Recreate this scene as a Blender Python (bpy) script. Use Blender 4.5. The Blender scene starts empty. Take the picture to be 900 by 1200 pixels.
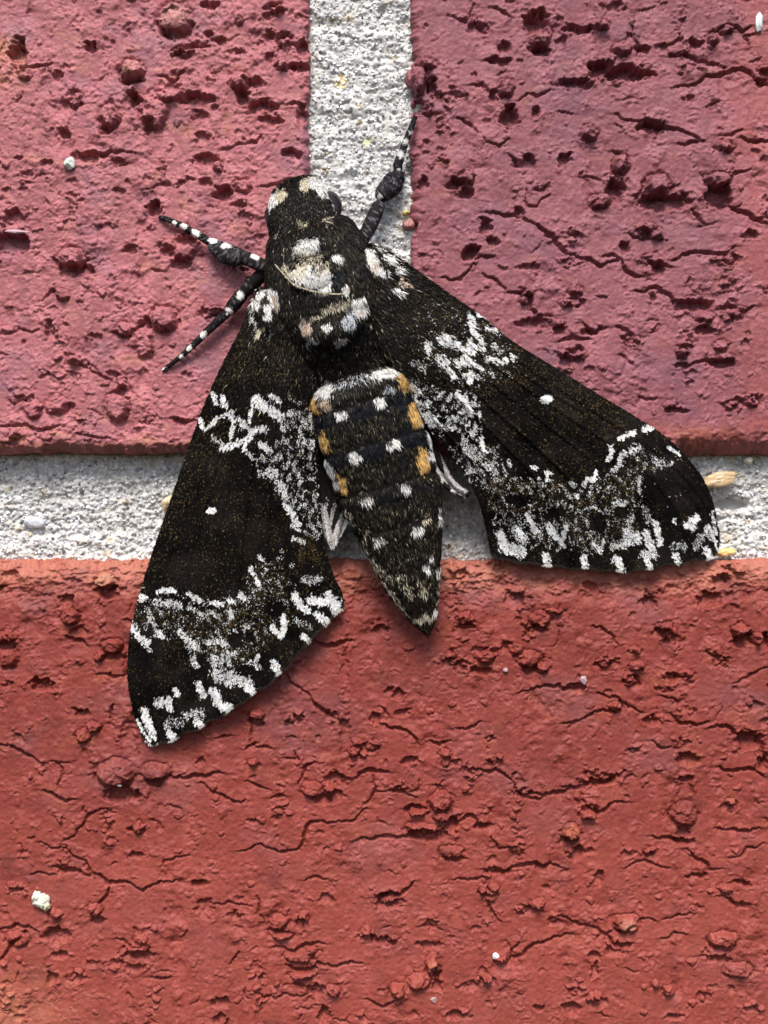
import bpy, math
import numpy as np
from mathutils import Vector

# ------------------------------------------------------------------ camera, world, sun, exposure
scene = bpy.context.scene
S = 0.0001            # one photo pixel on the wall face is 0.1 mm
DC = 1500.0           # camera distance from the wall face, in tenths of a millimetre
cd = bpy.data.cameras.new('camera'); cam = bpy.data.objects.new('camera', cd)
scene.collection.objects.link(cam); scene.camera = cam
cam.location = (0, -DC*S, 0); cam.rotation_euler = (math.radians(90), 0, 0)
cd.sensor_fit = 'VERTICAL'; cd.sensor_height = 24.0
cd.lens = 24.0*DC/1200.0
cd.clip_start = 0.002; cd.clip_end = 50.0
cd.dof.use_dof = True; cd.dof.focus_distance = 0.145; cd.dof.aperture_fstop = 24.0

SUN_EL = math.radians(53)
wd = bpy.data.worlds.new("World"); scene.world = wd; wd.use_nodes = True
nt = wd.node_tree; nt.nodes.clear()
sky = nt.nodes.new('ShaderNodeTexSky'); sky.sky_type = 'NISHITA'; sky.sun_disc = False
sky.sun_elevation = SUN_EL; sky.sun_rotation = math.radians(184)
sky.dust_density = 2.0
bg = nt.nodes.new('ShaderNodeBackground'); bg.inputs['Strength'].default_value = 0.105
wo = nt.nodes.new('ShaderNodeOutputWorld')
nt.links.new(sky.outputs[0], bg.inputs[0]); nt.links.new(bg.outputs[0], wo.inputs[0])
sl = bpy.data.lights.new('sun', 'SUN'); sl.energy = 3.1; sl.angle = math.radians(25); sl.color = (1.0, 0.965, 0.92)
so = bpy.data.objects.new('sun', sl); scene.collection.objects.link(so)
sd = Vector((0.06, math.cos(SUN_EL), -math.sin(SUN_EL)))      # direction the light travels
so.rotation_euler = sd.to_track_quat('-Z', 'Y').to_euler()
scene.view_settings.view_transform = 'Standard'; scene.view_settings.look = 'None'
scene.view_settings.exposure = 0.80; scene.view_settings.gamma = 1.0

# ------------------------------------------------------------------ numpy noise
rng = np.random.default_rng(7)
def hsh(ix, iy, seed):
    h = (ix.astype(np.int64)*374761393 + iy.astype(np.int64)*668265263 + seed*1274126177) & 0xFFFFFFFF
    h = ((h ^ (h >> 13)) * 1103515245) & 0xFFFFFFFF
    h = ((h ^ (h >> 16)) * 2654435761) & 0xFFFFFFFF
    return (h ^ (h >> 15)) & 0xFFFFFFFF
def h01(ix, iy, seed): return hsh(ix, iy, seed)/4294967295.0
def noise(x, y, seed=0):
    xi = np.floor(x); yi = np.floor(y); fx = x-xi; fy = y-yi
    ux = fx*fx*fx*(fx*(fx*6-15)+10); uy = fy*fy*fy*(fy*(fy*6-15)+10)
    r = 0
    vals = []
    for dx, dy in ((0,0),(1,0),(0,1),(1,1)):
        a = h01(xi+dx, yi+dy, seed)*2*math.pi
        vals.append(np.cos(a)*(fx-dx)+np.sin(a)*(fy-dy))
    return ((vals[0]*(1-ux)+vals[1]*ux)*(1-uy)+(vals[2]*(1-ux)+vals[3]*ux)*uy)*1.4
def fbm(x, y, seed=0, o=4, g=0.5):
    r = 0; a = 1; t = 0
    for i in range(o):
        r = r + a*noise(x*(2**i), y*(2**i), seed+i*17); t += a; a *= g
    return r/t*1.3
def worley(x, y, seed=0):
    xi = np.floor(x); yi = np.floor(y)
    F1 = np.full(x.shape, 9.0); F2 = F1.copy(); idr = np.zeros(x.shape)
    for dx in (-1,0,1):
        for dy in (-1,0,1):
            cx = xi+dx; cy = yi+dy
            d = np.hypot(cx+h01(cx,cy,seed)-x, cy+h01(cx,cy,seed+5)-y)
            m = d < F1
            F2 = np.where(m, F1, np.minimum(F2, d)); idr = np.where(m, h01(cx,cy,seed+9), idr)
            F1 = np.where(m, d, F1)
    return F1, F2, idr
def sm(a, b, x):
    t = np.clip((x-a)/(b-a), 0, 1); return t*t*(3-2*t)
def lerp(a, b, t): return a+(b-a)*t
def mixc(c, col, m): return c*(1-m[...,None]) + np.array(col)*m[...,None]

# ------------------------------------------------------------------ mesh helpers
def unproj(u, v, h):
    k = (DC-h)/DC
    return 450+(u-450)*k, 600+(v-600)*k
def world(u, v, h):     # tenths of a millimetre -> metres
    return np.stack([(u-450)*S, -h*S, (600-v)*S], -1)
def empty(name, u, v, h, label=None, cat=None):
    o = bpy.data.objects.new(name, None); scene.collection.objects.link(o)
    o.location = ((u-450)*S, -h*S, (600-v)*S); o.empty_display_size = 0.005
    if label: o['label'] = label
    if cat: o['category'] = cat
    return o
def rootloc(p):
    l = np.zeros(3)
    while p is not None: l += np.array(p.location); p = p.parent
    return l
def mesh(name, verts, faces, mat, parent=None, cols=None, smooth=True):
    verts = np.asarray(verts, dtype=np.float64).reshape(-1,3)
    if parent is not None: verts = verts - rootloc(parent)
    me = bpy.data.meshes.new(name); k = faces.shape[1]; n = len(faces)
    me.vertices.add(len(verts)); me.vertices.foreach_set('co', verts.astype(np.float32).ravel())
    me.loops.add(n*k); me.loops.foreach_set('vertex_index', faces.astype(np.int32).ravel())
    me.polygons.add(n); me.polygons.foreach_set('loop_start', np.arange(0, n*k, k, dtype=np.int32))
    me.update(calc_edges=True)
    if cols is not None:
        a = me.color_attributes.new('col', 'FLOAT_COLOR', 'POINT')
        c = np.ones((len(verts),4), np.float32); c[:,:3] = cols.reshape(-1,3); a.data.foreach_set('color', c.ravel())
    me.polygons.foreach_set('use_smooth', np.full(n, smooth))
    me.materials.append(mat); me.update()
    o = bpy.data.objects.new(name, me); scene.collection.objects.link(o); o.parent = parent
    return o
def gridfaces(nr, nc, wrap=False):
    i = np.arange(nr-1)[:,None]; j = np.arange(nc if wrap else nc-1)[None,:]; j2 = (j+1) % nc
    return np.stack([i*nc+j+0*i, i*nc+j2, (i+1)*nc+j2, (i+1)*nc+j], -1).reshape(-1,4)

# ------------------------------------------------------------------ materials
def mat(name, rough=0.8, spec=0.3, bumps=(), metallic=0.0, base=None, coat=0.0, varamt=0.0, sheen=0.0):
    m = bpy.data.materials.new(name); m.use_nodes = True
    t = m.node_tree; b = t.nodes['Principled BSDF']
    b.inputs['Roughness'].default_value = rough; b.inputs['Specular IOR Level'].default_value = spec
    b.inputs['Metallic'].default_value = metallic; b.inputs['Coat Weight'].default_value = coat
    b.inputs['Sheen Weight'].default_value = sheen
    tc = t.nodes.new('ShaderNodeTexCoord')
    if base is None:
        at = t.nodes.new('ShaderNodeAttribute'); at.attribute_name = 'col'; src = at.outputs['Color']
    else:
        rg = t.nodes.new('ShaderNodeRGB'); rg.outputs[0].default_value = (*base, 1); src = rg.outputs[0]
    if varamt > 0:
        n = t.nodes.new('ShaderNodeTexNoise'); n.inputs['Scale'].default_value = 3500; n.inputs['Detail'].default_value = 3
        t.links.new(tc.outputs['Object'], n.inputs['Vector'])
        mr = t.nodes.new('ShaderNodeMapRange'); mr.inputs[1].default_value = 0.3; mr.inputs[2].default_value = 0.7
        mr.inputs[3].default_value = 1-varamt; mr.inputs[4].default_value = 1+varamt
        t.links.new(n.outputs['Fac'], mr.inputs[0])
        vm = t.nodes.new('ShaderNodeVectorMath'); vm.operation = 'SCALE'
        t.links.new(src, vm.inputs[0]); t.links.new(mr.outputs[0], vm.inputs['Scale']); src = vm.outputs[0]
    t.links.new(src, b.inputs['Base Color'])
    nrm = None
    for sc, dist, st in bumps:
        n = t.nodes.new('ShaderNodeTexNoise'); n.inputs['Scale'].default_value = sc; n.inputs['Detail'].default_value = 4
        t.links.new(tc.outputs['Object'], n.inputs['Vector'])
        bp = t.nodes.new('ShaderNodeBump'); bp.inputs['Distance'].default_value = dist; bp.inputs['Strength'].default_value = st
        t.links.new(n.outputs['Fac'], bp.inputs['Height'])
        if nrm: t.links.new(nrm, bp.inputs['Normal'])
        nrm = bp.outputs[0]
    if nrm: t.links.new(nrm, b.inputs['Normal'])
    return m
M_brick = mat('brick_clay', 0.6, 0.26, [(2200, 0.00008, 0.8), (7000, 0.00004, 0.7)], varamt=0.14)
M_mortar = mat('mortar_sand', 0.8, 0.2, [(6000, 0.00004, 0.5)], varamt=0.10)
M_grain = mat('sand_grain', 0.35, 0.5, [(9000, 0.00002, 0.5)])
M_pebble = mat('pebble_stone', 0.5, 0.5, [(5000, 0.00005, 0.6)], varamt=0.15)
M_wing = mat('wing_membrane', 0.8, 0.05)
M_scale = mat('wing_scale', 0.6, 0.03)
M_fur = mat('moth_fur', 0.55, 0.14)
M_skin = mat('moth_skin', 0.8, 0.1, [(5000, 0.00004, 0.8)])
M_eye = mat('moth_eye', 0.12, 0.6, base=(0.012, 0.009, 0.008))

# ------------------------------------------------------------------ traced relief of the bricks (photo pixels)
CR = [ # width, depth, points
(4,8,[(350,17),(362,20)]),(4,9,[(333,124),(345,120),(362,120)]),(4,8,[(262,175),(280,168),(300,167),(308,158)]),
(4,8,[(305,218),(325,216),(340,208)]),(4,8,[(208,220),(220,208),(228,210)]),(7,11,[(200,60),(212,55),(226,54),(246,53)]),
(6,10,[(190,28),(195,40),(205,48)]),(5,9,[(186,88),(205,96),(215,84)]),(4,7,[(172,222),(190,215),(200,217)]),
(4,8,[(208,216),(218,212)]),(5,9,[(105,180),(130,177),(160,180)]),(4,7,[(30,80),(50,78),(62,74)]),(3,6,[(40,210),(60,205)]),
(3,7,[(0,390),(30,387),(45,386)]),(5,9,[(50,352),(60,340),(68,343)]),(4,7,[(178,315),(190,318)]),(4,8,[(133,388),(145,395),(160,385),(170,378)]),
(4,8,[(25,468),(40,474)]),(4,8,[(100,430),(118,440),(130,447),(138,438)]),(3,6,[(230,300),(240,298)]),(5,9,[(200,490),(215,494),(228,492)]),
(5,9,[(0,500),(20,498),(50,504),(70,498)]),(4,8,[(90,508),(110,512),(130,514)]),
(3,7,[(525,18),(545,26),(551,18),(555,5)]),(4,9,[(535,138),(548,144),(560,155)]),(3,8,[(567,162),(585,172),(596,163)]),
(4,8,[(596,180),(605,193),(615,197)]),(4,9,[(573,8),(590,14),(600,20)]),(5,9,[(550,100),(565,98),(577,110)]),(5,9,[(568,70),(582,73)]),
(3,8,[(617,222),(617,240),(630,242),(645,228)]),(3,7,[(655,130),(672,133)]),(4,8,[(608,118),(630,113),(645,105)]),
(3,8,[(742,30),(743,45),(750,55),(747,66)]),(5,10,[(785,65),(805,63),(820,72),(840,74),(850,78)]),
(6,12,[(790,102),(815,99),(830,88),(850,84),(875,83),(885,93),(900,98)]),(5,10,[(721,133),(745,142),(780,148),(800,153),(825,166)]),
(5,9,[(795,168),(825,165)]),(5,10,[(868,160),(885,165),(902,165)]),(4,8,[(843,200),(865,202),(880,198)]),(3,7,[(878,58),(872,42),(885,40)]),
(5,10,[(832,37),(850,30),(870,38),(880,30)]),(3,7,[(680,207),(705,211)]),(4,8,[(843,158),(870,152)]),(4,8,[(718,176),(735,182)]),
(5,10,[(570,248),(583,250),(592,253),(612,255),(625,262)]),(8,14,[(625,262),(640,272),(655,287),(664,297)]),(5,10,[(664,297),(680,302),(692,303),(703,312),(712,307),(728,304)]),
(4,9,[(566,320),(580,327),(593,340)]),(4,9,[(518,325),(540,327),(555,308)]),(6,11,[(595,342),(615,342),(620,345),(620,362),(630,370),(648,370)]),
(6,11,[(655,400),(670,395),(690,397)]),(5,9,[(563,300),(580,300)]),(6,11,[(728,304),(735,318),(755,323)]),(4,9,[(707,300),(728,304)]),
(6,11,[(788,305),(800,298),(825,296),(852,297),(862,288)]),(6,11,[(752,308),(770,310),(788,313)]),(6,11,[(745,340),(768,336),(785,345),(790,355)]),
(6,11,[(840,362),(855,358),(870,366),(885,358)]),(5,10,[(805,428),(828,422),(835,425)]),(5,10,[(722,382),(742,393)]),
(5,9,[(683,378),(695,390),(712,383)]),(7,13,[(852,240),(880,252),(902,265)]),(6,11,[(810,245),(825,262)]),(4,9,[(750,465),(770,466)]),
(4,8,[(763,390),(772,380)]),(4,8,[(725,415),(742,427)]),(4,8,[(805,335),(808,325)]),(4,8,[(700,235),(693,240)]),
# bottom brick
(5,11,[(0,873),(18,877),(32,885),(48,893)]),(4,8,[(65,892),(73,900),(68,925)]),(4,8,[(115,790),(148,790)]),(5,9,[(133,825),(132,850)]),
(4,9,[(85,830),(95,835)]),(6,11,[(78,745),(90,750),(102,757)]),(6,11,[(52,925),(70,935),(88,936)]),(4,9,[(75,985),(90,972),(103,955),(115,950),(127,948)]),
(5,11,[(48,986),(75,993),(100,1009),(107,1025),(125,1035),(145,1033),(167,1045),(187,1033),(205,1031)]),(7,12,[(62,1015),(75,1022),(90,1020),(108,1028)]),
(3,8,[(36,1025),(65,1024)]),(4,9,[(190,1015),(193,1008),(205,1005),(222,1003)]),(3,7,[(98,945),(100,955)]),(5,10,[(0,1090),(20,1083),(45,1092)]),
(6,11,[(0,1125),(15,1105),(30,1090)]),(5,10,[(135,1100),(150,1108),(170,1110)]),(4,9,[(108,1070),(125,1050),(128,1040)]),(5,10,[(178,1145),(200,1145)]),
(7,12,[(170,915),(185,920),(195,908)]),(6,11,[(195,908),(215,912),(240,910),(262,906)]),(5,10,[(225,1033),(240,1032)]),
(7,12,[(368,750),(385,757),(400,752),(412,750)]),(3,8,[(335,790),(340,800),(355,810),(365,820)]),(7,11,[(365,820),(375,830),(392,842)]),
(5,10,[(288,878),(300,870)]),(4,9,[(300,875),(318,877)]),(4,9,[(235,917),(255,930),(275,940),(288,937)]),(4,9,[(290,915),(315,925)]),
(5,9,[(318,935),(333,933)]),(4,9,[(333,888),(350,890),(345,880)]),(4,9,[(350,922),(357,900),(370,893)]),(7,12,[(415,912),(435,903),(455,905)]),
(4,9,[(438,905),(440,928),(430,940)]),(4,8,[(292,835),(295,850),(292,870)]),(4,9,[(252,865),(270,862)]),
(5,11,[(280,998),(305,988),(318,995),(350,995),(358,975),(362,965),(375,962),(410,963),(430,948)]),(5,10,[(415,986),(435,984),(450,979),(478,982)]),
(3,8,[(248,1058),(268,1056),(295,1062)]),(4,9,[(301,1050),(302,1070),(310,1082)]),(4,9,[(358,1032),(370,1027),(385,1030)]),
(7,12,[(315,1090),(340,1093)]),(6,11,[(320,1110),(345,1115),(370,1105),(380,1106)]),(7,13,[(335,1130),(355,1137),(372,1135)]),
(5,10,[(375,1130),(400,1130),(425,1128)]),(4,9,[(295,1165),(310,1169),(340,1166),(370,1163)]),(6,11,[(345,1152),(357,1156)]),
(5,10,[(430,1170),(450,1180),(462,1172)]),(5,10,[(435,1090),(435,1105)]),(3,8,[(270,1130),(280,1115)]),
(5,10,[(445,848),(465,853),(478,857),(490,872)]),(5,10,[(503,868),(515,873),(528,868)]),(4,9,[(533,853),(545,855),(557,850),(563,845)]),
(5,10,[(608,812),(630,805),(655,802),(665,808),(680,806)]),(4,9,[(535,778),(552,778)]),(4,9,[(660,848),(680,845)]),
(4,10,[(667,852),(685,842),(710,833),(722,835),(733,823)]),(4,10,[(700,812),(715,818),(725,818),(740,828),(753,835)]),
(5,10,[(785,835),(795,847),(815,850),(830,845)]),(6,12,[(830,853),(850,850),(870,868)]),(4,9,[(860,800),(880,790),(900,782)]),
(4,8,[(695,733),(710,740),(725,755)]),(4,9,[(765,868),(775,877),(785,875)]),(5,9,[(828,763),(840,770),(855,771)]),
(8,14,[(890,860),(898,885),(892,900)]),(4,8,[(775,815),(795,822)]),
(5,11,[(553,900),(580,902),(600,914)]),(5,10,[(600,914),(604,925),(612,933),(632,937),(640,933)]),(4,9,[(600,912),(605,905)]),(6,11,[(612,933),(645,930),(660,928),(680,920)]),
(6,11,[(537,963),(550,955),(560,963)]),(6,12,[(567,1018),(590,1023),(605,1015),(620,1012),(635,1015),(645,1012),(660,1017)]),
(4,9,[(575,980),(585,995),(595,993)]),(3,8,[(440,928),(465,928),(488,935)]),(3,8,[(440,980),(475,982)]),(4,9,[(533,1031),(555,1030),(570,1027)]),
(6,12,[(587,1122),(597,1125),(615,1117),(630,1105),(650,1098),(672,1095)]),(4,9,[(597,1125),(608,1105)]),(5,10,[(653,1073),(670,1080),(680,1085),(705,1093),(725,1107),(742,1105)]),
(4,9,[(613,1060),(635,1068)]),(4,8,[(497,1085),(518,1090)]),(4,9,[(570,1055),(575,1065),(587,1080)]),(6,11,[(440,1052),(470,1048),(485,1032)]),(4,8,[(508,920),(518,922)]),
(8,13,[(660,922),(690,918),(715,916),(733,903)]),(5,10,[(682,925),(688,945),(700,953),(712,947),(720,940),(737,940)]),
(6,12,[(765,980),(785,982),(808,987)]),(5,10,[(805,995),(812,1003),(825,1010),(830,1020),(845,1018)]),(4,9,[(733,1018),(745,1010),(765,1012),(785,1017)]),
(5,10,[(700,1100),(720,1090),(745,1083),(768,1080)]),(4,9,[(855,1005),(868,1003),(875,993),(895,988)]),
(5,10,[(840,1050),(855,1052),(865,1063),(873,1063)]),(6,12,[(840,898),(860,903),(880,900),(895,910)]),(5,10,[(842,970),(870,974),(890,970)]),
(4,9,[(775,1100),(790,1093),(803,1095)]),(4,9,[(820,1120),(835,1120)]),(4,9,[(778,1078),(795,1072),(810,1070)]),
]
PT = [ # u, v, rx, ry, depth
(21,62,9,16,22),(107,56,8,6,14),(68,89,5,4,10),(155,96,14,4,14),(158,118,5,8,16),(125,152,7,5,13),(175,148,5,8,14),(105,184,22,6,14),(137,190,10,4,12),
(55,193,6,4,10),(229,117,20,7,18),(181,244,8,9,20),(16,255,10,8,14),(140,223,8,4,8),(77,157,6,6,12),(14,286,21,14,20),(94,316,14,7,16),(153,293,8,4,13),
(196,294,9,6,14),(210,310,12,5,12),(171,378,6,5,12),(58,388,5,11,10),(133,440,8,4,9),(213,494,10,3,10),(80,478,5,6,10),(246,5,9,4,14),(320,7,8,5,13),
(318,18,8,4,12),(244,41,5,3,12),(256,47,8,4,13),(316,40,5,6,13),(355,56,9,8,18),(350,78,14,4,16),(315,69,4,6,12),(281,60,6,2,8),(297,98,12,6,16),
(285,115,8,10,18),(307,126,20,8,20),(317,142,12,5,13),(228,116,18,6,14),(235,136,9,7,10),(238,163,9,7,10),(241,188,14,7,14),(240,215,9,5,12),
(262,227,10,9,20),(342,180,12,5,17),(354,135,6,11,12),(205,30,20,20,5),
(629,26,15,12,24),(632,59,13,6,20),(590,54,8,6,14),(585,72,12,4,14),(597,137,10,12,22),(578,113,4,8,13),(627,132,5,6,14),(478,65,7,9,16),
(506,102,6,11,18),(490,126,11,8,18),(534,215,8,7,20),(548,226,9,5,18),(620,190,7,8,16),(662,187,8,7,16),(672,98,20,5,17),(680,34,18,4,16),
(735,86,30,9,24),(686,98,10,5,17),(702,80,12,10,22),(753,57,8,4,15),(815,50,8,6,14),(765,148,18,7,22),(722,222,9,13,24),(778,236,32,9,20),
(842,231,15,13,20),(808,115,5,4,10),(893,98,8,4,12),(551,295,9,11,22),(578,283,7,4,14),(568,265,5,9,16),(620,312,12,4,10),(622,379,17,5,12),(655,386,8,6,15),
(482,265,7,7,16),(608,248,6,5,14),(675,410,8,4,14),(731,290,6,7,16),(772,316,8,7,16),(812,358,25,6,20),(825,387,12,4,15),(845,427,15,5,17),
(800,428,8,3,12),(880,276,9,5,14),(795,481,14,3,12),(690,389,9,5,12),(496,215,5,7,14),(500,165,4,3,8),(733,395,6,4,10),
(125,694,14,7,18),(78,706,8,9,12),(7,757,12,4,14),(50,803,11,8,18),(97,837,8,4,13),(10,675,10,5,7),(135,770,12,4,9),(143,932,19,9,20),(66,1097,15,8,16),
(160,1001,9,4,12),(165,1118,14,4,14),(155,972,6,4,10),(115,1079,8,4,12),(68,1120,10,4,13),(60,1148,5,8,11),(160,1134,12,4,10),(300,846,9,4,12),
(394,913,13,8,14),(377,937,11,5,14),(390,838,7,3,10),(440,842,5,6,11),(455,1056,15,10,16),(452,1103,14,5,13),(258,1175,9,6,14),(257,1193,6,4,13),
(233,1035,10,4,12),(352,1082,5,7,12),(240,1065,10,12,5),(370,1161,11,6,12),(380,1190,6,9,12),(565,786,14,5,16),(548,734,10,3,9),(595,758,8,6,10),(629,737,12,3,9),
(620,786,9,4,12),(468,813,7,5,10),(604,705,12,9,6),(470,836,8,4,9),(762,706,7,9,12),(831,704,13,9,12),(873,751,13,7,17),(790,793,10,4,12),(673,807,11,4,12),
(763,845,8,5,14),(878,868,15,10,20),(805,890,12,7,14),(897,752,4,11,16),(848,681,9,8,14),(692,688,8,4,9),(485,948,13,4,14),(500,978,24,6,20),
(530,966,8,9,16),(480,891,12,3,12),(567,968,10,3,14),(535,1006,12,3,13),(583,1021,14,3,13),(565,1047,7,4,13),(503,1108,14,4,13),(512,1155,6,5,15),
(677,996,7,4,14),(533,1190,8,4,12),(670,1182,9,7,13),(632,1182,6,3,12),(803,913,10,4,14),(700,917,22,4,13),(801,976,9,4,14),(800,986,12,3,11),(675,1003,9,5,14),
(702,1028,6,8,12),(760,1000,9,3,11),(870,1035,11,3,14),(730,1107,11,4,12),(843,1124,13,5,15),(697,1120,6,6,12),(697,1137,3,9,10),(815,1027,12,3,13),
(790,1192,8,4,12),(872,1060,8,3,12),(893,896,7,8,14),(560,760,8,3,8),(510,1140,4,9,12),(455,810,4,4,8),
(405,790,4,26,2.5),(405,870,5,34,3.5),(151,872,9,26,4),(652,50,8,28,5),(803,930,9,16,4),
]
ST = [ # u, v, rx, ry, height
(205,22,18,17,13),(155,82,13,11,11),(128,137,10,13,10),(180,130,15,20,8),(83,303,15,12,12),(192,374,15,14,11),(169,401,10,18,6),(137,477,13,16,8),
(37,478,10,10,7),(66,475,12,10,6),(72,345,8,6,7),(120,343,5,5,5),(145,388,9,8,7),(216,296,12,8,9),(280,95,10,11,9),(331,75,6,5,8),(255,195,7,6,8),
(285,218,10,7,8),(30,90,7,5,6),(200,112,18,7,7),(325,10,7,5,6),(281,22,5,6,6),
(487,94,14,15,13),(500,75,10,7,8),(633,48,10,7,11),(593,103,9,9,8),(690,155,9,9,9),(500,127,6,7,9),(547,207,8,8,9),(727,192,9,11,11),(770,217,15,13,13),
(842,210,14,8,12),(850,172,10,6,8),(704,235,12,8,10),(852,33,8,6,8),(835,48,7,6,8),(704,30,8,7,8),(715,72,6,3,8),(730,56,11,8,7),(617,343,7,4,8),(614,353,7,4,7),
(825,371,11,6,7),(845,405,8,6,7),(850,418,9,5,7),(865,366,10,7,6),(800,415,7,5,8),(785,474,7,5,6),(800,403,6,3,6),(655,378,7,5,6),
(122,682,12,8,10),(84,722,10,8,8),(8,746,11,6,8),(10,772,12,10,7),(132,757,12,8,8),(116,768,6,5,7),(110,852,8,6,7),(97,862,9,6,7),(135,906,21,15,11),
(183,905,15,9,8),(162,970,6,7,8),(110,1065,8,6,8),(160,1110,14,4,8),(165,1100,8,4,7),(20,1100,12,9,6),(65,1070,8,6,6),(300,837,8,5,8),(295,893,7,5,7),
(365,925,12,9,7),(402,842,5,4,6),(328,1080,11,8,7),(330,1097,13,4,8),(350,1120,16,6,7),(365,1114,6,6,7),(355,1142,14,3,8),(390,1160,8,6,8),(355,1073,6,5,8),
(465,1160,8,9,8),(458,1054,12,5,6),(570,770,11,8,8),(633,725,12,8,7),(620,772,14,9,8),(635,783,8,7,7),(650,715,10,3,6),(545,725,9,7,7),(868,740,10,8,10),
(888,748,8,6,9),(746,780,8,6,9),(803,790,9,4,8),(745,762,7,4,7),(720,828,8,6,6),(490,951,12,4,9),(496,971,18,6,9),(517,940,13,11,8),(518,958,10,4,9),
(507,1130,8,14,9),(490,1150,12,9,8),(530,997,12,6,7),(670,975,10,8,8),(802,955,14,13,8),(735,1082,14,9,9),(848,1101,14,10,9),(865,1137,15,8,7),(690,954,10,5,9),
(850,1040,8,5,7),(785,1160,7,5,7),(768,1152,6,4,6),(762,997,8,4,6),(460,1100,8,4,6),(603,760,9,6,6),
]

class Relief:
    """Height (tenths of mm) and colour of a brick face on a rectilinear grid of photo pixels."""
    def __init__(s, U, V, seed):
        s.U, s.V = U, V; s.seed = seed
        s.u, s.v = np.meshgrid(U, V); s.h = np.zeros_like(s.u)
        s.wu = s.u + 3.2*noise(s.u/15, s.v/15, seed+1) + 2.2*noise(s.u/5, s.v/5, seed+2) + .9*noise(s.u/2.6, s.v/2.6, seed+5)
        s.wv = s.v + 3.2*noise(s.u/15, s.v/15, seed+3) + 2.2*noise(s.u/5, s.v/5, seed+4) + .9*noise(s.u/2.6, s.v/2.6, seed+6)
    def win(s, u0, v0, u1, v1):
        a, b = np.searchsorted(s.U, (u0, u1)); c, d = np.searchsorted(s.V, (v0, v1))
        return (slice(c, d), slice(a, b)) if b > a and d > c else None
    def pits(s, L):
        f = np.zeros_like(s.h)
        for (u, v, rx, ry, dp) in L:
            w = s.win(u-rx*2-6, v-ry*2-6, u+rx*2+6, v+ry*2+6)
            if w is None: continue
            a = (s.wu[w]-u)/(rx+.8); b = (s.wv[w]-v)/(ry+.8)
            q = np.sqrt(a*a+b*b)*(1+.30*noise(s.u[w]/8+u, s.v[w]/6+v, 79))+.10*noise(s.u[w]/3.2, s.v[w]/3.2, 80)
            f[w] = np.maximum(f[w], dp*(.8 if ry < 9 else .95)*sm(1.15, 0.6, q)*(0.85-0.35*np.clip(b, -1, 1)))
            big = min(1, ry/6); s.h[w] += big*1.0*np.exp(-((q-1.25)/0.22)**2)*np.where(b < 0, 1.0, 0.2)
            F1, F2, r_ = worley(s.wu[w]/3.6, s.wv[w]/3.4, 77); s.h[w] += big*2.2*(r_-.35)*sm(0,.2,F2-F1)*sm(1.9,1.3,q)*sm(.9,1.15,q)*sm(-.3,.3,noise(s.u[w]/9,s.v[w]/9,78))
        s.h -= f; return f
    def stones(s, L):
        for (u, v, rx, ry, ht) in L:
            w = s.win(u-rx*2-4, v-ry*2-4, u+rx*2+4, v+ry*2+4)
            if w is None: continue
            a = (s.wu[w]-u)/rx; b = (s.wv[w]-v)/ry; q = np.sqrt(a*a+b*b)
            F1, F2, r = worley(s.wu[w]/(rx*.7)+v, s.wv[w]/(rx*.7)+u, 3)
            s.h[w] -= 0.6*ht*np.exp(-((q-1.16)/0.15)**2)*np.where(b > 0, 1.0, 0.45)
            qq = q*(1+.16*noise(s.u[w]/6+v, s.v[w]/6, 81))+.10*(r-.5); s.h[w] += ht*(1.12 if rx >= 6 else .8)*sm(1.10, 0.68, qq)*(1-0.22*np.clip(q,0,1)**2)*(0.8+0.4*r) + sm(1.1,.8,q)*1.2*noise(s.u[w]/2.4, s.v[w]/2.4, 8)
    def cracks(s, L, jit=1.0):
        rg = np.random.default_rng(s.seed)
        cut = np.zeros_like(s.h); lip = np.zeros_like(s.h)
        for (W, D, P) in L:
            P = [np.array(p, float) for p in P]
            for _ in range(3):
                Q = [P[0]]
                for a, b in zip(P[:-1], P[1:]):
                    d = b-a; l = np.hypot(*d)
                    m = (a+b)/2
                    if l > 4: m = m + np.array([-d[1], d[0]])/l*rg.normal()*l*0.09*jit
                    Q += [m, b]
                P = Q
            n = len(P)-1
            for i, (a, b) in enumerate(zip(P[:-1], P[1:])):
                s_ = (i+.5)/n; ta = min(1, 0.35+1.5*min(s_, 1-s_))*rg.uniform(.65, 1.25)
                hw = max(W*0.35*ta, 0.7); dp = D*.66*min(1, .45+ta*.6)
                m = 15; w = s.win(min(a[0],b[0])-m, min(a[1],b[1])-m, max(a[0],b[0])+m, max(a[1],b[1])+m)
                if w is None: continue
                d = b-a; l2 = max(d@d, 1e-6); pu = s.u[w]-a[0]; pv = s.v[w]-a[1]
                t = np.clip((pu*d[0]+pv*d[1])/l2, 0, 1)
                eu = pu-t*d[0]; ev = pv-t*d[1]; dist = np.hypot(eu, ev)
                cut[w] = np.maximum(cut[w], dp*np.clip(1.15-(dist/(hw+.3))**2, 0, 1)**.6)
                pl = np.exp(-dist/7.0)*np.where(ev < 0, 1.1, -1.0)*min(1, W/5)
                cur = lip[w]; lip[w] = np.where(np.abs(pl) > np.abs(cur), pl, cur)
        s.h += lip - cut; return cut
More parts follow.
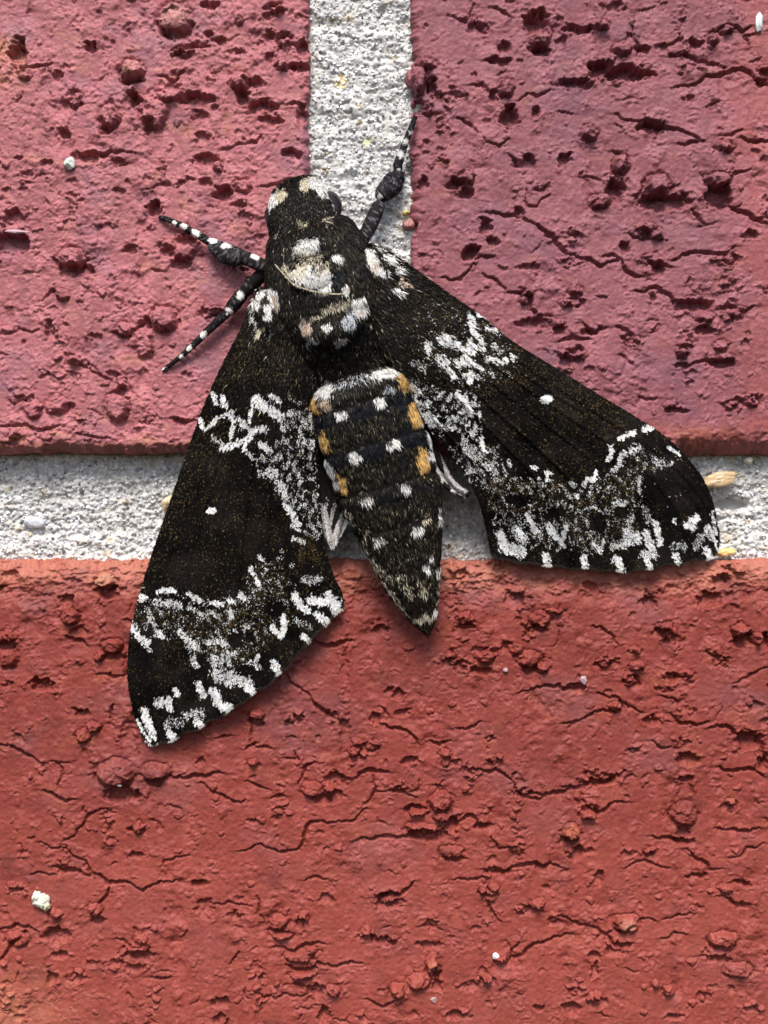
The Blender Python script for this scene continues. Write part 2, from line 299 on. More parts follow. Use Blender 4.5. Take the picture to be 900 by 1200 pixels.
def auto_features(seed, u0, v0, u1, v1, dens=1.0):
    rg = np.random.default_rng(seed); A = (u1-u0)*(v1-v0)/1e5
    cr, pt, st = [], [], []
    for _ in range(int(14*A)):                    # chunky torn spots: a shallow socket with broken lumps in it
        cu, cv, q = rg.uniform(u0, u1), rg.uniform(v0, v1), rg.uniform(5, 11)
        pt.append((cu, cv+q*.5, q*1.2, q*.55, q*.7))
        for _k in range(rg.integers(2, 6)): a = rg.uniform(.25, .55)*q; st.append((cu+rg.normal(0, q*.7), cv+rg.normal(0, q*.5), a*rg.uniform(1,1.7), a, a*1.3))
    for _ in range(int(34*A*dens)):
        u, v = rg.uniform(u0, u1), rg.uniform(v0, v1); n = rg.integers(1, 5); P = [(u, v)]; an = rg.normal(0, .7)
        for k in range(n):
            an += rg.normal(0, .5); sl_ = rg.uniform(3, 7); u += sl_*math.cos(an); v += sl_*math.sin(an); P.append((u, v))
        cr.append((rg.uniform(1.8, 3.6), rg.uniform(3, 6.5), P))
    for _ in range(int(70*A*dens)):
        r = rg.uniform(1.2, 3.6)*(1.6 if rg.random() < .12 else 1); pt.append((rg.uniform(u0, u1), rg.uniform(v0, v1), r*rg.uniform(.8, 1.8), r, r*rg.uniform(.9, 1.7)))
    for _ in range(int(9*A*dens)):                 # upright runs of little torn crumbs
        cu, cv, L_ = rg.uniform(u0, u1), rg.uniform(v0, v1), rg.uniform(20, 90)
        for _k in range(int(L_/2.6)):
            a, b = cu+rg.normal(0, 5), cv+rg.uniform(0, L_); q = rg.uniform(1.2, 3.6)
            (st if rg.random() < .6 else pt).append((a, b, q*rg.uniform(1, 1.9), q*.8, q*rg.uniform(.9, 1.5)))
    for _ in range(int(110*A*dens)):
        r = rg.uniform(1.5, 4.2); st.append((rg.uniform(u0, u1), rg.uniform(v0, v1), r*rg.uniform(.9, 1.5), r, r*.8))
    return cr, pt, st
def brick_relief(U, V, seed, rough, hand=True, autobox=None):
    R = Relief(U, V, seed); u, v = R.u, R.v
    R.h += 3.2*fbm(u/170, v/130, seed+10, 3) + 1.0*fbm(u/34, v/30, seed+20, 3)
    m = sm(.02, .42, fbm(u/45, v/130, seed+30, 3)+(rough-.6)*.35)            # torn, crumbly zones in upright streaks
    t = fbm(R.wu/38, R.wv/30, seed+40, 3)*5.5; fr = t-np.floor(t)
    R.h += m*1.25*(np.floor(t)+sm(.66, .97, fr))*.8
    F1, F2, r = worley(R.wu/10, R.wv/8, seed+50)
    R.h += m*m*rough*(sm(.02,.25,F2-F1)*3.0*(r-.25))*sm(.0,.4,fbm(u/26,v/34,seed+55,2))
    F1, F2, r2 = worley(R.wu/4.2, R.wv/4.2, seed+60)
    m2 = sm(.16, .42, fbm(u/26, v/32, seed+70, 3)+(rough-.6)*.3)
    R.h += m2*(2.0*(r2-.4)*sm(0, .25, F2-F1))
    R.h += .42*noise(u/5.5, v/5.5, seed+80)+.22*noise(u/2.3, v/2.3, seed+81)*(0.6+rough)
    m3 = sm(-.02, .30, fbm(u/20, v/24, seed+75, 3)+(rough-.75)*.45)
    F1, F2, r3 = worley(R.wu/7.5, R.wv/6.0, seed+65)
    R.h += m3*(2.6*(1-np.clip(F1*1.25, 0, 1)**2)*(r3-.25)-.8*sm(.12, .0, F2-F1))
    R.h += 1.3*fbm(u/22, v/380, seed+95, 2)                  # drag marks of the extruder
    R.m3 = m3
    R.h += m2*.9*noise(R.wu/3.1, R.wv/2.7, seed+83)+.5*noise(R.wu/8, R.wv/6.5, seed+84)*(.4+m)
    R.m = m; R.m2 = m2
    pit = np.zeros_like(R.h)
    if hand:
        R.stones(ST); pit = R.pits(PT); R.cut = R.cracks(CR)
    if autobox:
        cr, pt, st = auto_features(seed+5, *autobox, dens=.22+.30*rough)
        R.stones(st); pit = np.maximum(pit, R.pits(pt)); R.cracks(cr)
    pr = sm(4, 10, pit)
    R.h += pr*(1.8*noise(u/3.5, v/3.5, seed+90)+3.2*np.abs(noise(u/8, v/8, seed+91)))
    R.pit = pit
    return R
def axis(lo, hi, f0, f1, st, mx=14.0):
    f0 = max(lo, f0); f1 = min(hi, f1)
    a = list(np.arange(f0, f1, st)) if f1 > f0 else []
    if not a: return np.linspace(lo, hi, int(max(2, (hi-lo)/mx)))
    left = []; x = f0; s_ = st
    while x-s_ > lo+s_*.5: s_ = min(s_*1.12, mx); x -= s_; left.append(x)
    if lo < f0-1e-6: left.append(lo)
    right = []; x = a[-1]; s_ = st
    while x+s_ < hi-s_*.5:
        if x+s_ > f1: s_ = min(s_*1.12, mx)
        x += s_; right.append(x)
    right.append(hi)
    o = np.array(sorted(left)+a+right); o = o[(o >= lo) & (o <= hi)]; return o[np.concatenate([[True], np.diff(o) > 0.05])]

wall = empty('brick_wall', 450, 1230, 0, 'red brick wall with cracked rough faces and recessed pale sandy mortar joints', 'wall')
COL = {'tl': (0.298,0.094,0.102), 'tr': (0.212,0.066,0.078), 'bt': (0.195,0.034,0.025)}
def build_brick(u0, v0, u1, v1, kind, seed, rough, fine, label=None, edges=(6,6,6,6), drops=(5,5,5,5)):
    if fine:
        U = axis(u0, u1, -30, 930, 1.18); V = axis(v0, v1, -30, 1226, 1.18)
        R = brick_relief(U, V, seed, rough, True, (max(u0,-30), max(v0,-30), min(u1,930), min(v1,1226)))
    else:
        U = axis(u0, u1, 9e9, -9e9, 9); V = axis(v0, v1, 9e9, -9e9, 9)
        R = brick_relief(U, V, seed, rough, False, None)
    u, v = R.u, R.v
    # worn arrises: left, top, right, bottom
    jag = lambda a, k: 3.4*noise(a/9, k+0*a, seed+200)+4.5*noise(a/41, k+0*a, seed+201)+1.6*noise(a/3.5, k+0*a, seed+202)
    ds = (u-u0+jag(v,1.5), v-v0+jag(u,2.5), u1-u+jag(v,3.5), v1-v+jag(u,4.5))
    for d, e, dr in zip(ds, edges, drops):
        q = np.clip(1-d/e, 0, 1.9); R.h -= dr*q**2.2
    if kind == 'bt':
        k2 = sm(712, 690, v+8*noise(u/30, v*0+.3, 401)); R.h -= k2*(2.5+3.0*np.abs(fbm(R.wu/26, R.wv/9, 402, 3))*2) ; R.h += k2*(2.2*noise(R.wu/11, R.wv/6, 403)+1.2*noise(u/4, v/3, 404))
    if kind in ('tl', 'tr'):
        k2 = sm(500, 514, v+6*noise(u/30, v*0+.3, 405)); R.h += k2*(1.8*noise(R.wu/13, R.wv/6, 406)+1.0*noise(u/4, v/4, 407))
    R.h[:] = np.minimum(R.h, 16)
    mg = np.zeros_like(u)
    for d_ in (u-u0, v-v0, u1-u, v1-v): mg = np.maximum(mg, np.clip(1-d_/18, 0, 1))
    gu, gv = u.copy(), v.copy()
    ju = 2.6*noise(v/13, v*0+.5, seed+210)+1.3*noise(v/4.5, v*0+.5, seed+211); jv = 2.4*noise(u/15, u*0+.5, seed+212)+1.3*noise(u/4.5, u*0+.5, seed+213)
    gu += mg*ju*sm(18,0,np.minimum(u-u0,u1-u)); gv += mg*jv*sm(18,0,np.minimum(v-v0,v1-v))
    c = np.ones(u.shape+(3,))*np.array(COL[kind])
    c = c*(1+0.16*fbm(u/120, v/90, seed+300, 3)+0.10*fbm(u/18, v/14, seed+301, 3)+.05*noise(u/4, v/4, seed+302))[...,None]
    mv = sm(.0, .55, fbm(u/100, v/80, seed+310, 4))
    c = mixc(c, {'tl':(0.240,0.105,0.135),'tr':(0.185,0.070,0.092),'bt':(0.190,0.055,0.054)}[kind], mv*.65)
    orr = sm(.22, .6, fbm(u/50, v/34, seed+320, 4))
    c = mixc(c, {'tl':(0.34,0.13,0.09),'tr':(0.24,0.075,0.065),'bt':(0.25,0.058,0.030)}[kind], orr*.5)
    if kind == 'tl':
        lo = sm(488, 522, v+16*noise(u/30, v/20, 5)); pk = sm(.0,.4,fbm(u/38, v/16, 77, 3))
        c = mixc(c, (0.42,0.19,0.10), lo*pk*.8); c = mixc(c, (0.20,0.065,0.045), sm(515, 520, v))  # dark strip along the lower rim: underside shade painted into the colour
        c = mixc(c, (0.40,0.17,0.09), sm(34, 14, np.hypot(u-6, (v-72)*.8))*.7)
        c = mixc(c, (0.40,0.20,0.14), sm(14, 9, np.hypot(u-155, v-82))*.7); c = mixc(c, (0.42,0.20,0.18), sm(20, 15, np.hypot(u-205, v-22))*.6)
    if kind == 'tr':
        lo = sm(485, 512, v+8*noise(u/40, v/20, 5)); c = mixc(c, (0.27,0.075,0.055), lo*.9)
        c = mixc(c, (0.30,0.07,0.06), sm(820, 900, u+30*noise(u/60, v/60, 9))*.5)
    if kind == 'bt':
        up = sm(700, 672, v+14*noise(u/34, v/22, 15)+6*noise(u/9, v/9, 16)); c = mixc(c, (0.42,0.15,0.10), up*.75)  # pale orange upper ledge: the sunlight on it is painted into the colour
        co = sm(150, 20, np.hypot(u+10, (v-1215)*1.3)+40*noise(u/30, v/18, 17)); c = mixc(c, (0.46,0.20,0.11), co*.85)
        c = mixc(c, (0.275,0.056,0.040), sm(820, 1130, v+30*noise(u/90, v/70, 19))*.6)  # shade over the upper part put into the colour, clay lighter downwards
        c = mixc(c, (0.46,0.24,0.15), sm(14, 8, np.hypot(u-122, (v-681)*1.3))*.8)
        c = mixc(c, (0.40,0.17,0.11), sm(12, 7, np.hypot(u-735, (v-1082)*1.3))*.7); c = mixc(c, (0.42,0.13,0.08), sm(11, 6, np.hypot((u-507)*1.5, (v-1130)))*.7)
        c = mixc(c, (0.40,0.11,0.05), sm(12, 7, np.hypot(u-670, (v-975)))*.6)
    c = mixc(c, np.array(COL[kind])*1.35+.02, R.m2*.4); c = mixc(c, np.array(COL[kind])*1.25+.015, R.m3*.35)  # crumbly zones paler: dust, plus their highlights painted into the colour
    dk = sm(.30, .62, fbm(u/70+9, v/55, seed+330, 4)); c = mixc(c, np.array(COL[kind])*np.array((.62,.72,.85)), dk*.55)
    fl = sm(.34, .5, noise(R.wu/6.5, R.wv/5.0, seed+335))*sm(-.1,.4,fbm(u/60, v/50, seed+336, 2)); c = mixc(c, np.array(COL[kind])*np.array((1.25,1.5,1.0))+.01, fl*.45)
    sp = sm(.45, .6, noise(u/2.6, v/2.6, seed+337)); c = c*(1-.22*sp*sm(-.2,.4,noise(u/30,v/30,seed+338)))[...,None]
    c = c*(1+.10*fbm(u/16, v/260, seed+339, 2))[...,None]
    c = np.clip(c, .01, .9)
    # returns of the brick: two extra rings straight back into the joint
    def pad(a, mode='edge'): return np.pad(a, ((2,2),(2,2)), mode=mode)
    uu, vv, hh = pad(gu), pad(gv), pad(R.h)
    C = np.pad(c, ((2,2),(2,2),(0,0)), mode='edge')
    sl_ = 1.5
    hh[1,:] -= 14; hh[-2,:] -= 14; hh[:,1] -= 14; hh[:,-2] -= 14
    hh[0,:] = -80; hh[-1,:] = -80; hh[:,0] = -80; hh[:,-1] = -80
    vv[:1,:] -= sl_; vv[1,:] -= .7; vv[-1,:] += sl_; vv[-2,:] += .7; uu[:,0] -= sl_; uu[:,1] -= .7; uu[:,-1] += sl_; uu[:,-2] += .7
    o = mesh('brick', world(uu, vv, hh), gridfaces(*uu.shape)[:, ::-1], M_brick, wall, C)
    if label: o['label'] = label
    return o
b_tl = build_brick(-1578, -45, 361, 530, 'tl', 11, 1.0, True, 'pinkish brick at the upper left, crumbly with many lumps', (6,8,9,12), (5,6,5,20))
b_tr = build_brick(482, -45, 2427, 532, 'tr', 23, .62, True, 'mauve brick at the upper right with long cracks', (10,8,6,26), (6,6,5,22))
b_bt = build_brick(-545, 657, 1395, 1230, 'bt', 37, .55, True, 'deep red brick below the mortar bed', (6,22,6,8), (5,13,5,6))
for (a, b_, c_, d_, k, sd_) in ((-2615,657,-675,1230,'bt',41),(1525,657,3465,1230,'tr',43),(-545,-745,1395,-175,'tl',47),(1525,-745,3465,-175,'bt',48),(-2615,-745,-675,-175,'tr',49),
                                (-1578,1360,361,1930,'tr',51),(487,1360,2427,1930,'bt',53)):
    build_brick(a, b_, c_, d_, k, sd_, .6, False)
# ------------------------------------------------------------------ mortar
def mortar_patch(name, U, V, base, seed, hfun=None, cfun=None, label=None):
    u, v = np.meshgrid(U, V)
    wu = u+1.2*noise(u/5, v/5, seed); wv = v+1.2*noise(u/5, v/5, seed+1)
    F1, F2, r = worley(wu/4.6, wv/4.2, seed+2); G1, G2, g = worley(wu/8.5, wv/7.5, seed+3)
    h = base + 4.0*fbm(u/45, v/35, seed+4, 3) + 1.25*(1-np.clip(F1*1.5,0,1)**2)*(.4+r) + 2.2*(1-np.clip(G1*1.5,0,1)**2)*sm(.6,.85,g) - 3.0*sm(.22,.5,fbm(u/8,v/6,seed+6,2)) + 2.2*fbm(u/90, v/14, seed+8, 2)
    if base < -20: h = h + 1.6*(1-np.clip(F1*1.5,0,1)**2)*r + 1.2*noise(u/2.2, v/2.2, seed+12)
    if hfun is not None: h = hfun(u, v, h)
    base_c = np.array((0.475,0.455,0.43))
    c = np.ones(u.shape+(3,))*base_c
    tone = (r-.5)*.34 + .26*fbm(u/22, v/18, seed+7, 3)
    c = c*(1+tone)[...,None]
    c = mixc(c, (0.10,0.10,0.10), sm(.955,.97,r)*.6); c = mixc(c, (0.78,0.78,0.78), sm(.12,.08,r)*.8)
    c = mixc(c, (0.50,0.40,0.26), sm(.965,.975,g)*.6)
    if cfun is not None: c = cfun(u, v, c)
    o = mesh(name, world(u, v, h), gridfaces(*u.shape)[:, ::-1], M_mortar, wall, np.clip(c,.02,.9))
    if label: o['label'] = label
    return u, v, h
def bed_h(u, v, h):
    h = h - 6*sm(560, 525, v) + 9*sm(610, 662, v)
    h -= 16*sm(1.2, .5, np.hypot((u-868)/26+.3*noise(u/8,v/8,3), (v-591)/9))
    h -= 5*sm(1.2, .5, np.hypot((u-725)/30, (v-540)/8))
    return h
def bed_c(u, v, c):
    c = mixc(c, (0.60,0.62,0.72), sm(1.1,.7,np.hypot((u-31)/13, (v-612)/8))*.6)
    return c
Ub = axis(-2700, 3500, -25, 925, 1.25, 40); Vb = axis(505, 690, 500, 700, 1.25)
bu, bv, bh = mortar_patch('mortar_bed', Ub, Vb, -39, 71, bed_h, bed_c, 'sandy grey mortar bed between the brick courses')
def head_h(u, v, h):
    h = h - 26*sm(470, 540, v) - 3*sm(372, 360, u)
    h -= 7*sm(1.2,.5,np.hypot((u-411)/9, (v-203)/7)) + 6*sm(1.2,.5,np.hypot((u-447)/6, (v-7)/5))
    return h
def head_c(u, v, c):
    c = mixc(c, (0.62,0.48,0.24), sm(1.1,.8,np.hypot((u-400)/9+.2*noise(u/4,v/4,2), (v-91)/9))*.85)
    c = mixc(c, (0.62,0.60,0.36), sm(1.1,.8,np.hypot((u-430)/6, (v-163)/5))*.8)
    c = c*1.0
    return c
Uh = axis(350, 500, 340, 510, 1.25); Vh = axis(-180, 542, -25, 530, 1.25)
hu, hv, hh_ = mortar_patch('mortar_head_joint', Uh, Vh, -14, 83, head_h, head_c, 'pale upright mortar joint above the moth')
uu, vv = np.meshgrid(np.linspace(-2700, 3500, 60), np.linspace(-900, 2050, 40))
mesh('mortar_backing', world(uu, vv, -52+2*noise(uu/50, vv/50, 3)), gridfaces(*uu.shape)[:, ::-1], M_mortar, wall, np.ones(uu.shape+(3,))*np.array((.36,.35,.33)))

# loose sand grains standing out of the mortar
ico_v = []; ph = (1+5**.5)/2
for a in (-1,1):
    for b in (-ph,ph): ico_v += [(0,a,b),(a,b,0),(b,0,a)]
ico_v = np.array(ico_v, float); ico_v /= np.linalg.norm(ico_v[0])
def ico_faces():
    f = []; n = len(ico_v); d = np.linalg.norm(ico_v[:,None]-ico_v[None], axis=-1); e = np.sort(d[0])[1]*1.01
    for i in range(n):
        for j in range(i+1,n):
            for k in range(j+1,n):
                if d[i,j]<e and d[j,k]<e and d[i,k]<e:
                    nn = np.cross(ico_v[j]-ico_v[i], ico_v[k]-ico_v[i])
                    f.append((i,j,k) if nn@(ico_v[i]+ico_v[j]+ico_v[k])>0 else (i,k,j))
    return np.array(f)
ico_f = ico_faces()
def lattice(u, v, GU, GV, H):
    i = np.clip(np.searchsorted(GV, v), 0, len(GV)-1); j = np.clip(np.searchsorted(GU, u), 0, len(GU)-1); return H[i, j]
def grains(name, n, box, GU, GV, H, seed):
    rg = np.random.default_rng(seed)
    u = rg.uniform(box[0], box[2], n); v = rg.uniform(box[1], box[3], n); h = lattice(u, v, GU, GV, H)
    r = rg.uniform(.9, 2.1, n)*np.where(rg.random(n) < .06, 1.6, 1)
    P = ico_v[None]*rg.uniform(.75, 1.3, (n, 12, 1))*r[:,None,None]*rg.uniform(.7,1.2,(n,1,3))
    U_ = u[:,None]+P[...,0]; V_ = v[:,None]+P[...,1]; H_ = h[:,None]+.2*r[:,None]+P[...,2]*.8
    F = (ico_f[None]+12*np.arange(n)[:,None,None]).reshape(-1,3)
    k = rg.random(n); c = np.ones((n,3))*.45*(.7+.8*rg.random((n,1)))
    c = c*1.1; c[k<.05] = (.10,.10,.105); c[(k>.12)&(k<.16)] = (.52,.44,.33); c[k>.8] = (.75,.76,.78)
    F = F[:, ::-1]
    o = mesh(name, world(U_, V_, H_), F, M_grain, wall, np.repeat(c, 12, 0), smooth=False)
    o['kind'] = 'stuff'; return o
grains('sand_grains', 6500, (-20, 522, 920, 664), Ub, Vb, bh, 5)
grains('sand_grains', 3000, (362, -20, 484, 520), Uh, Vh, hh_, 6)

# single pebbles and chips bedded in the joints and bricks
def sphere_grid(nr=14, nc=20):
    th = np.linspace(0, math.pi, nr)[:,None]; ph_ = np.linspace(0, 2*math.pi, nc, endpoint=False)[None]
    return np.sin(th)*np.cos(ph_), np.sin(th)*np.sin(ph_), np.cos(th)+0*ph_
def lump(name, u, v, h, rx, ry, rz, col, seed, parent, label=None, rot=0, amp=.22, m=M_pebble, pat=.12, nr=22, nc=30):
    x, y, z = sphere_grid(nr, nc)
    rgl = np.random.default_rng(seed); pn = rgl.normal(size=(13,3)); pn /= np.linalg.norm(pn,axis=1,keepdims=True); pd = rgl.uniform(.72, 1.0, 13)
    dots = np.maximum(pn[:,0,None,None]*x+pn[:,1,None,None]*y+pn[:,2,None,None]*z, .05); d = np.minimum(1.12, (pd[:,None,None]/dots).min(0))
    d = d+amp*.6*fbm(x*2.6+seed*3.1+z*1.7, y*2.6+z*1.3, seed, 3)+amp*.22*noise(x*9+z*5, y*9+seed+z*4, seed+4)
    d[0] = d[0].mean(); d[-1] = d[-1].mean()
    x, y, z = x*d*rx, y*d*ry, z*d*rz; c_, s_ = math.cos(rot), math.sin(rot)
    U_, V_ = u+x*c_-y*s_, v+x*s_+y*c_
    C = np.array(col)*(1+pat*noise(x*.5, y*.5+z, seed+8))[...,None]
    o = mesh(name, world(U_, V_, h+z), gridfaces(nr, nc, True), m, parent, np.clip(C,.01,.9))
    if label: o['label'] = label
    return o
lump('pebble', 851, 561, -26, 22, 8.5, 6, (.50,.36,.20), 3, wall, 'flat tan pebble in the mortar right of the moth', -.22, .3)
lump('pebble', 853, 648, -20, 14, 5.5, 6, (.66,.47,.18), 5, wall, 'small yellow pebble by the right wing tip', -.05, .25)
lump('pebble', 190, 590, -28, 6, 10, 6, (.62,.50,.30), 6, wall, None, .5)
lump('pebble', 31, 612, -32, 12, 7, 4, (.50,.51,.55), 7, wall, None, .1)
lump('pebble', 885, 538, -28, 5, 4, 4, (.60,.56,.42), 8, wall)
lump('pebble', 479, 262, -8, 7, 8, 7, (.26,.09,.08), 9, wall, 'red brick crumb in the upright mortar joint')
lump('pebble', 476, 247, -10, 4, 3, 4, (.62,.50,.15), 10, wall)
lump('chip', 82, 193, 3, 6.5, 7.5, 5, (.55,.57,.50), 11, b_tl, 'pale grey grit grain')
lump('chip', 889, 26, 3, 4.5, 11.5, 4, (.80,.82,.80), 12, b_tr, 'white flake', .05)
lump('chip', 50, 1056, 3, 10, 9, 6, (.56,.54,.44), 13, b_bt, 'pale crumb of mortar stuck on', .3, .55)
lump('chip', 43, 1050, 3, 5, 6, 6, (.64,.62,.54), 14, b_bt, None, .3, .5); lump('chip', 56, 1061, 3, 5, 5, 6, (.50,.44,.28), 15, b_bt, None, .3, .5)
lump('chip', 581, 1120, 3, 3.8, 4.2, 3, (.82,.82,.80), 16, b_bt, 'tiny white speck'); lump('chip', 508, 1172, -2, 5, 4, 4, (.33,.22,.21), 17, b_bt)
lump('chip', 684, 797, 2, 4, 6, 3, (.36,.24,.25), 18, b_bt); lump('chip', 592, 785, 2, 3, 3, 2, (.36,.24,.25), 19, b_bt); lump('chip', 141, 919, 7, 3, 1.5, 2, (.8,.75,.72), 20, b_bt)
lump('chip', 20, 272, 1, 14, 2.6, 3, (.38,.22,.25), 22, b_tl, None, .05)
lump('clay_lump', 82, 301, 4.5, 12.6, 9.9, 7.5, (.34,.12,.11), 23, b_tl, None, .1, .2, M_brick); lump('clay_lump', 203, 22, 4.5, 15.3, 13.5, 7.5, (.40,.17,.155), 24, b_tl, None, 0, .22, M_brick)
lump('clay_lump', 155, 82, 3.5, 10.8, 9, 6.75, (.42,.20,.14), 25, b_tl, None, 0, .22, M_brick); lump('clay_lump', 127, 135, 2.5, 8.1, 9.9, 6, (.33,.13,.115), 26, b_tl, None, .1, .25, M_brick)
lump('clay_lump', 192, 373, 3.5, 12.6, 10.8, 6.75, (.32,.11,.095), 27, b_tl, None, -.5, .2, M_brick)
lump('clay_lump', 487, 92, -1.5, 11.7, 11.7, 9, (.23,.078,.085), 29, b_tr, None, .1, .25, M_brick)
lump('clay_lump', 135, 904, 0.5, 17.1, 11.7, 7.5, (.215,.047,.038), 31, b_bt, None, 0, .14, M_brick)

# ------------------------------------------------------------------ the moth
moth = empty('moth', 420, 440, 0, 'black and white patterned hawk moth with yellow side spots clinging to the bricks', 'moth')
def seg_dist(u, v, P):
    P = [np.array(p, float) for p in P]
    if len(P) == 1: return np.hypot(u-P[0][0], v-P[0][1])
    D = np.full(u.shape, 1e9)
    for a, b in zip(P[:-1], P[1:]):
        d = b-a; t = np.clip(((u-a[0])*d[0]+(v-a[1])*d[1])/max(d@d,1e-6), 0, 1)
        D = np.minimum(D, np.hypot(u-a[0]-t*d[0], v-a[1]-t*d[1]))
    return D
def poly_in(u, v, P):
    r = np.zeros(u.shape, bool); n = len(P)
    for i in range(n):
        (x1,y1),(x2,y2) = P[i], P[(i+1)%n]
        r ^= ((y1 > v) != (y2 > v)) & (u < (x2-x1)*(v-y1)/(y2-y1+1e-12)+x1)
    return r
WL = [ # white strokes of the left wing: width, density, points
(6,.9,[(251,460),(254,472)]),(7,.95,[(261,465),(265,475)]),(6,.95,[(234,490),(240,503),(250,497),(255,490)]),(6,.9,[(262,487),(272,483),(274,495),(271,512)]),
(5,.5,[(250,512),(262,520)]),(8,.9,[(262,525),(272,522),(283,517)]),(7,.9,[(281,490),(288,500)]),(14,.9,[(302,468),(308,476)]),(4,.9,[(296,475),(292,495)]),
(6,.9,[(319,463),(328,470)]),(13,1,[(319,482),(326,487)]),(4,.8,[(328,490),(332,505)]),(9,1,[(309,502),(298,504),(290,515)]),(4,.9,[(290,515),(286,528)]),
(9,.8,[(306,520),(313,525)]),(5,.7,[(292,530),(296,537)]),(8,.6,[(340,484),(348,482)]),(6,.6,[(352,490),(360,502)]),(6,.6,[(355,515),(363,525)]),(6,.35,[(342,467),(350,472)]),
(10,.8,[(318,550),(321,556)]),(9,.7,[(328,566),(335,582)]),(7,.95,[(334,592),(343,602)]),(7,.95,[(343,605),(350,615)]),(4,.8,[(342,615),(352,622)]),(6,.7,[(345,630),(356,635)]),
(6,.85,[(304,652),(307,655)]),(6,.9,[(294,667),(296,671)]),(7,1,[(301,680),(302,683)]),(5,.6,[(312,667)]),(5,.4,[(331,645)]),(6,.5,[(342,662)]),(10,.4,[(358,678),(374,678)]),
(9,.8,[(160,700),(170,700)]),(6,.95,[(187,693),(193,690),(206,692)]),(8,.7,[(183,705),(200,708)]),(7,.75,[(200,705),(212,710)]),(6,.95,[(221,695),(228,700),(235,703)]),
(6,.6,[(222,712),(238,720)]),(5,.9,[(248,707),(256,706),(262,708)]),(6,.9,[(268,702),(275,706)]),(6,.9,[(281,697)]),(6,.6,[(243,715),(258,722)]),(7,.5,[(173,715),(180,730)]),
(9,.9,[(155,735),(165,748),(172,752)]),(8,.85,[(185,740),(190,745)]),(8,.85,[(212,740),(222,752),(232,758)]),(5,.6,[(172,755),(176,762)]),(6,.9,[(270,715),(272,722)]),
(8,.75,[(245,752),(258,750),(265,755)]),(6,.6,[(265,765),(275,765)]),(8,.6,[(225,770),(230,780)]),(7,.7,[(250,770),(252,780)]),(6,.7,[(262,768),(270,778)]),(5,.7,[(275,738),(280,745)]),
(9,1,[(343,692),(350,708),(360,715)]),(13,1,[(365,702),(378,705)]),(15,1,[(386,700),(395,710)]),(9,1,[(372,720),(382,727)]),(8,1,[(331,720),(333,732)]),(8,1,[(320,735),(328,745),(333,735)]),
(7,1,[(355,744),(361,750)]),(5,.6,[(355,680),(362,683),(374,678)]),(7,.8,[(282,695),(285,700)]),(5,.6,[(288,733),(292,733)]),(5,.8,[(300,772),(303,768)]),(7,.9,[(320,775),(326,782)]),(6,.6,[(290,776)]),
(8,.3,[(345,725),(362,735)]),(9,1,[(168,832),(174,848),(180,862)]),(12,.85,[(185,822),(198,825)]),(7,1,[(206,808),(208,812)]),(6,.9,[(198,818),(201,832)]),(14,.42,[(198,848),(208,848)]),
(9,1,[(200,858),(203,865)]),(12,.5,[(220,838),(235,835)]),(9,1,[(231,845),(238,850)]),(8,.8,[(232,800),(238,815)]),(18,.7,[(255,790),(270,795)]),(12,.9,[(250,810),(258,825)]),
(12,1,[(262,828),(270,830)]),(14,.75,[(275,795),(290,800)]),(10,1,[(290,805),(299,812)]),(7,.7,[(293,775),(303,780)]),(9,1,[(322,782),(330,788)]),(8,.6,[(250,768),(260,775)]),
(3.5,1,[(161,842),(167,856),(176,868)]),
]
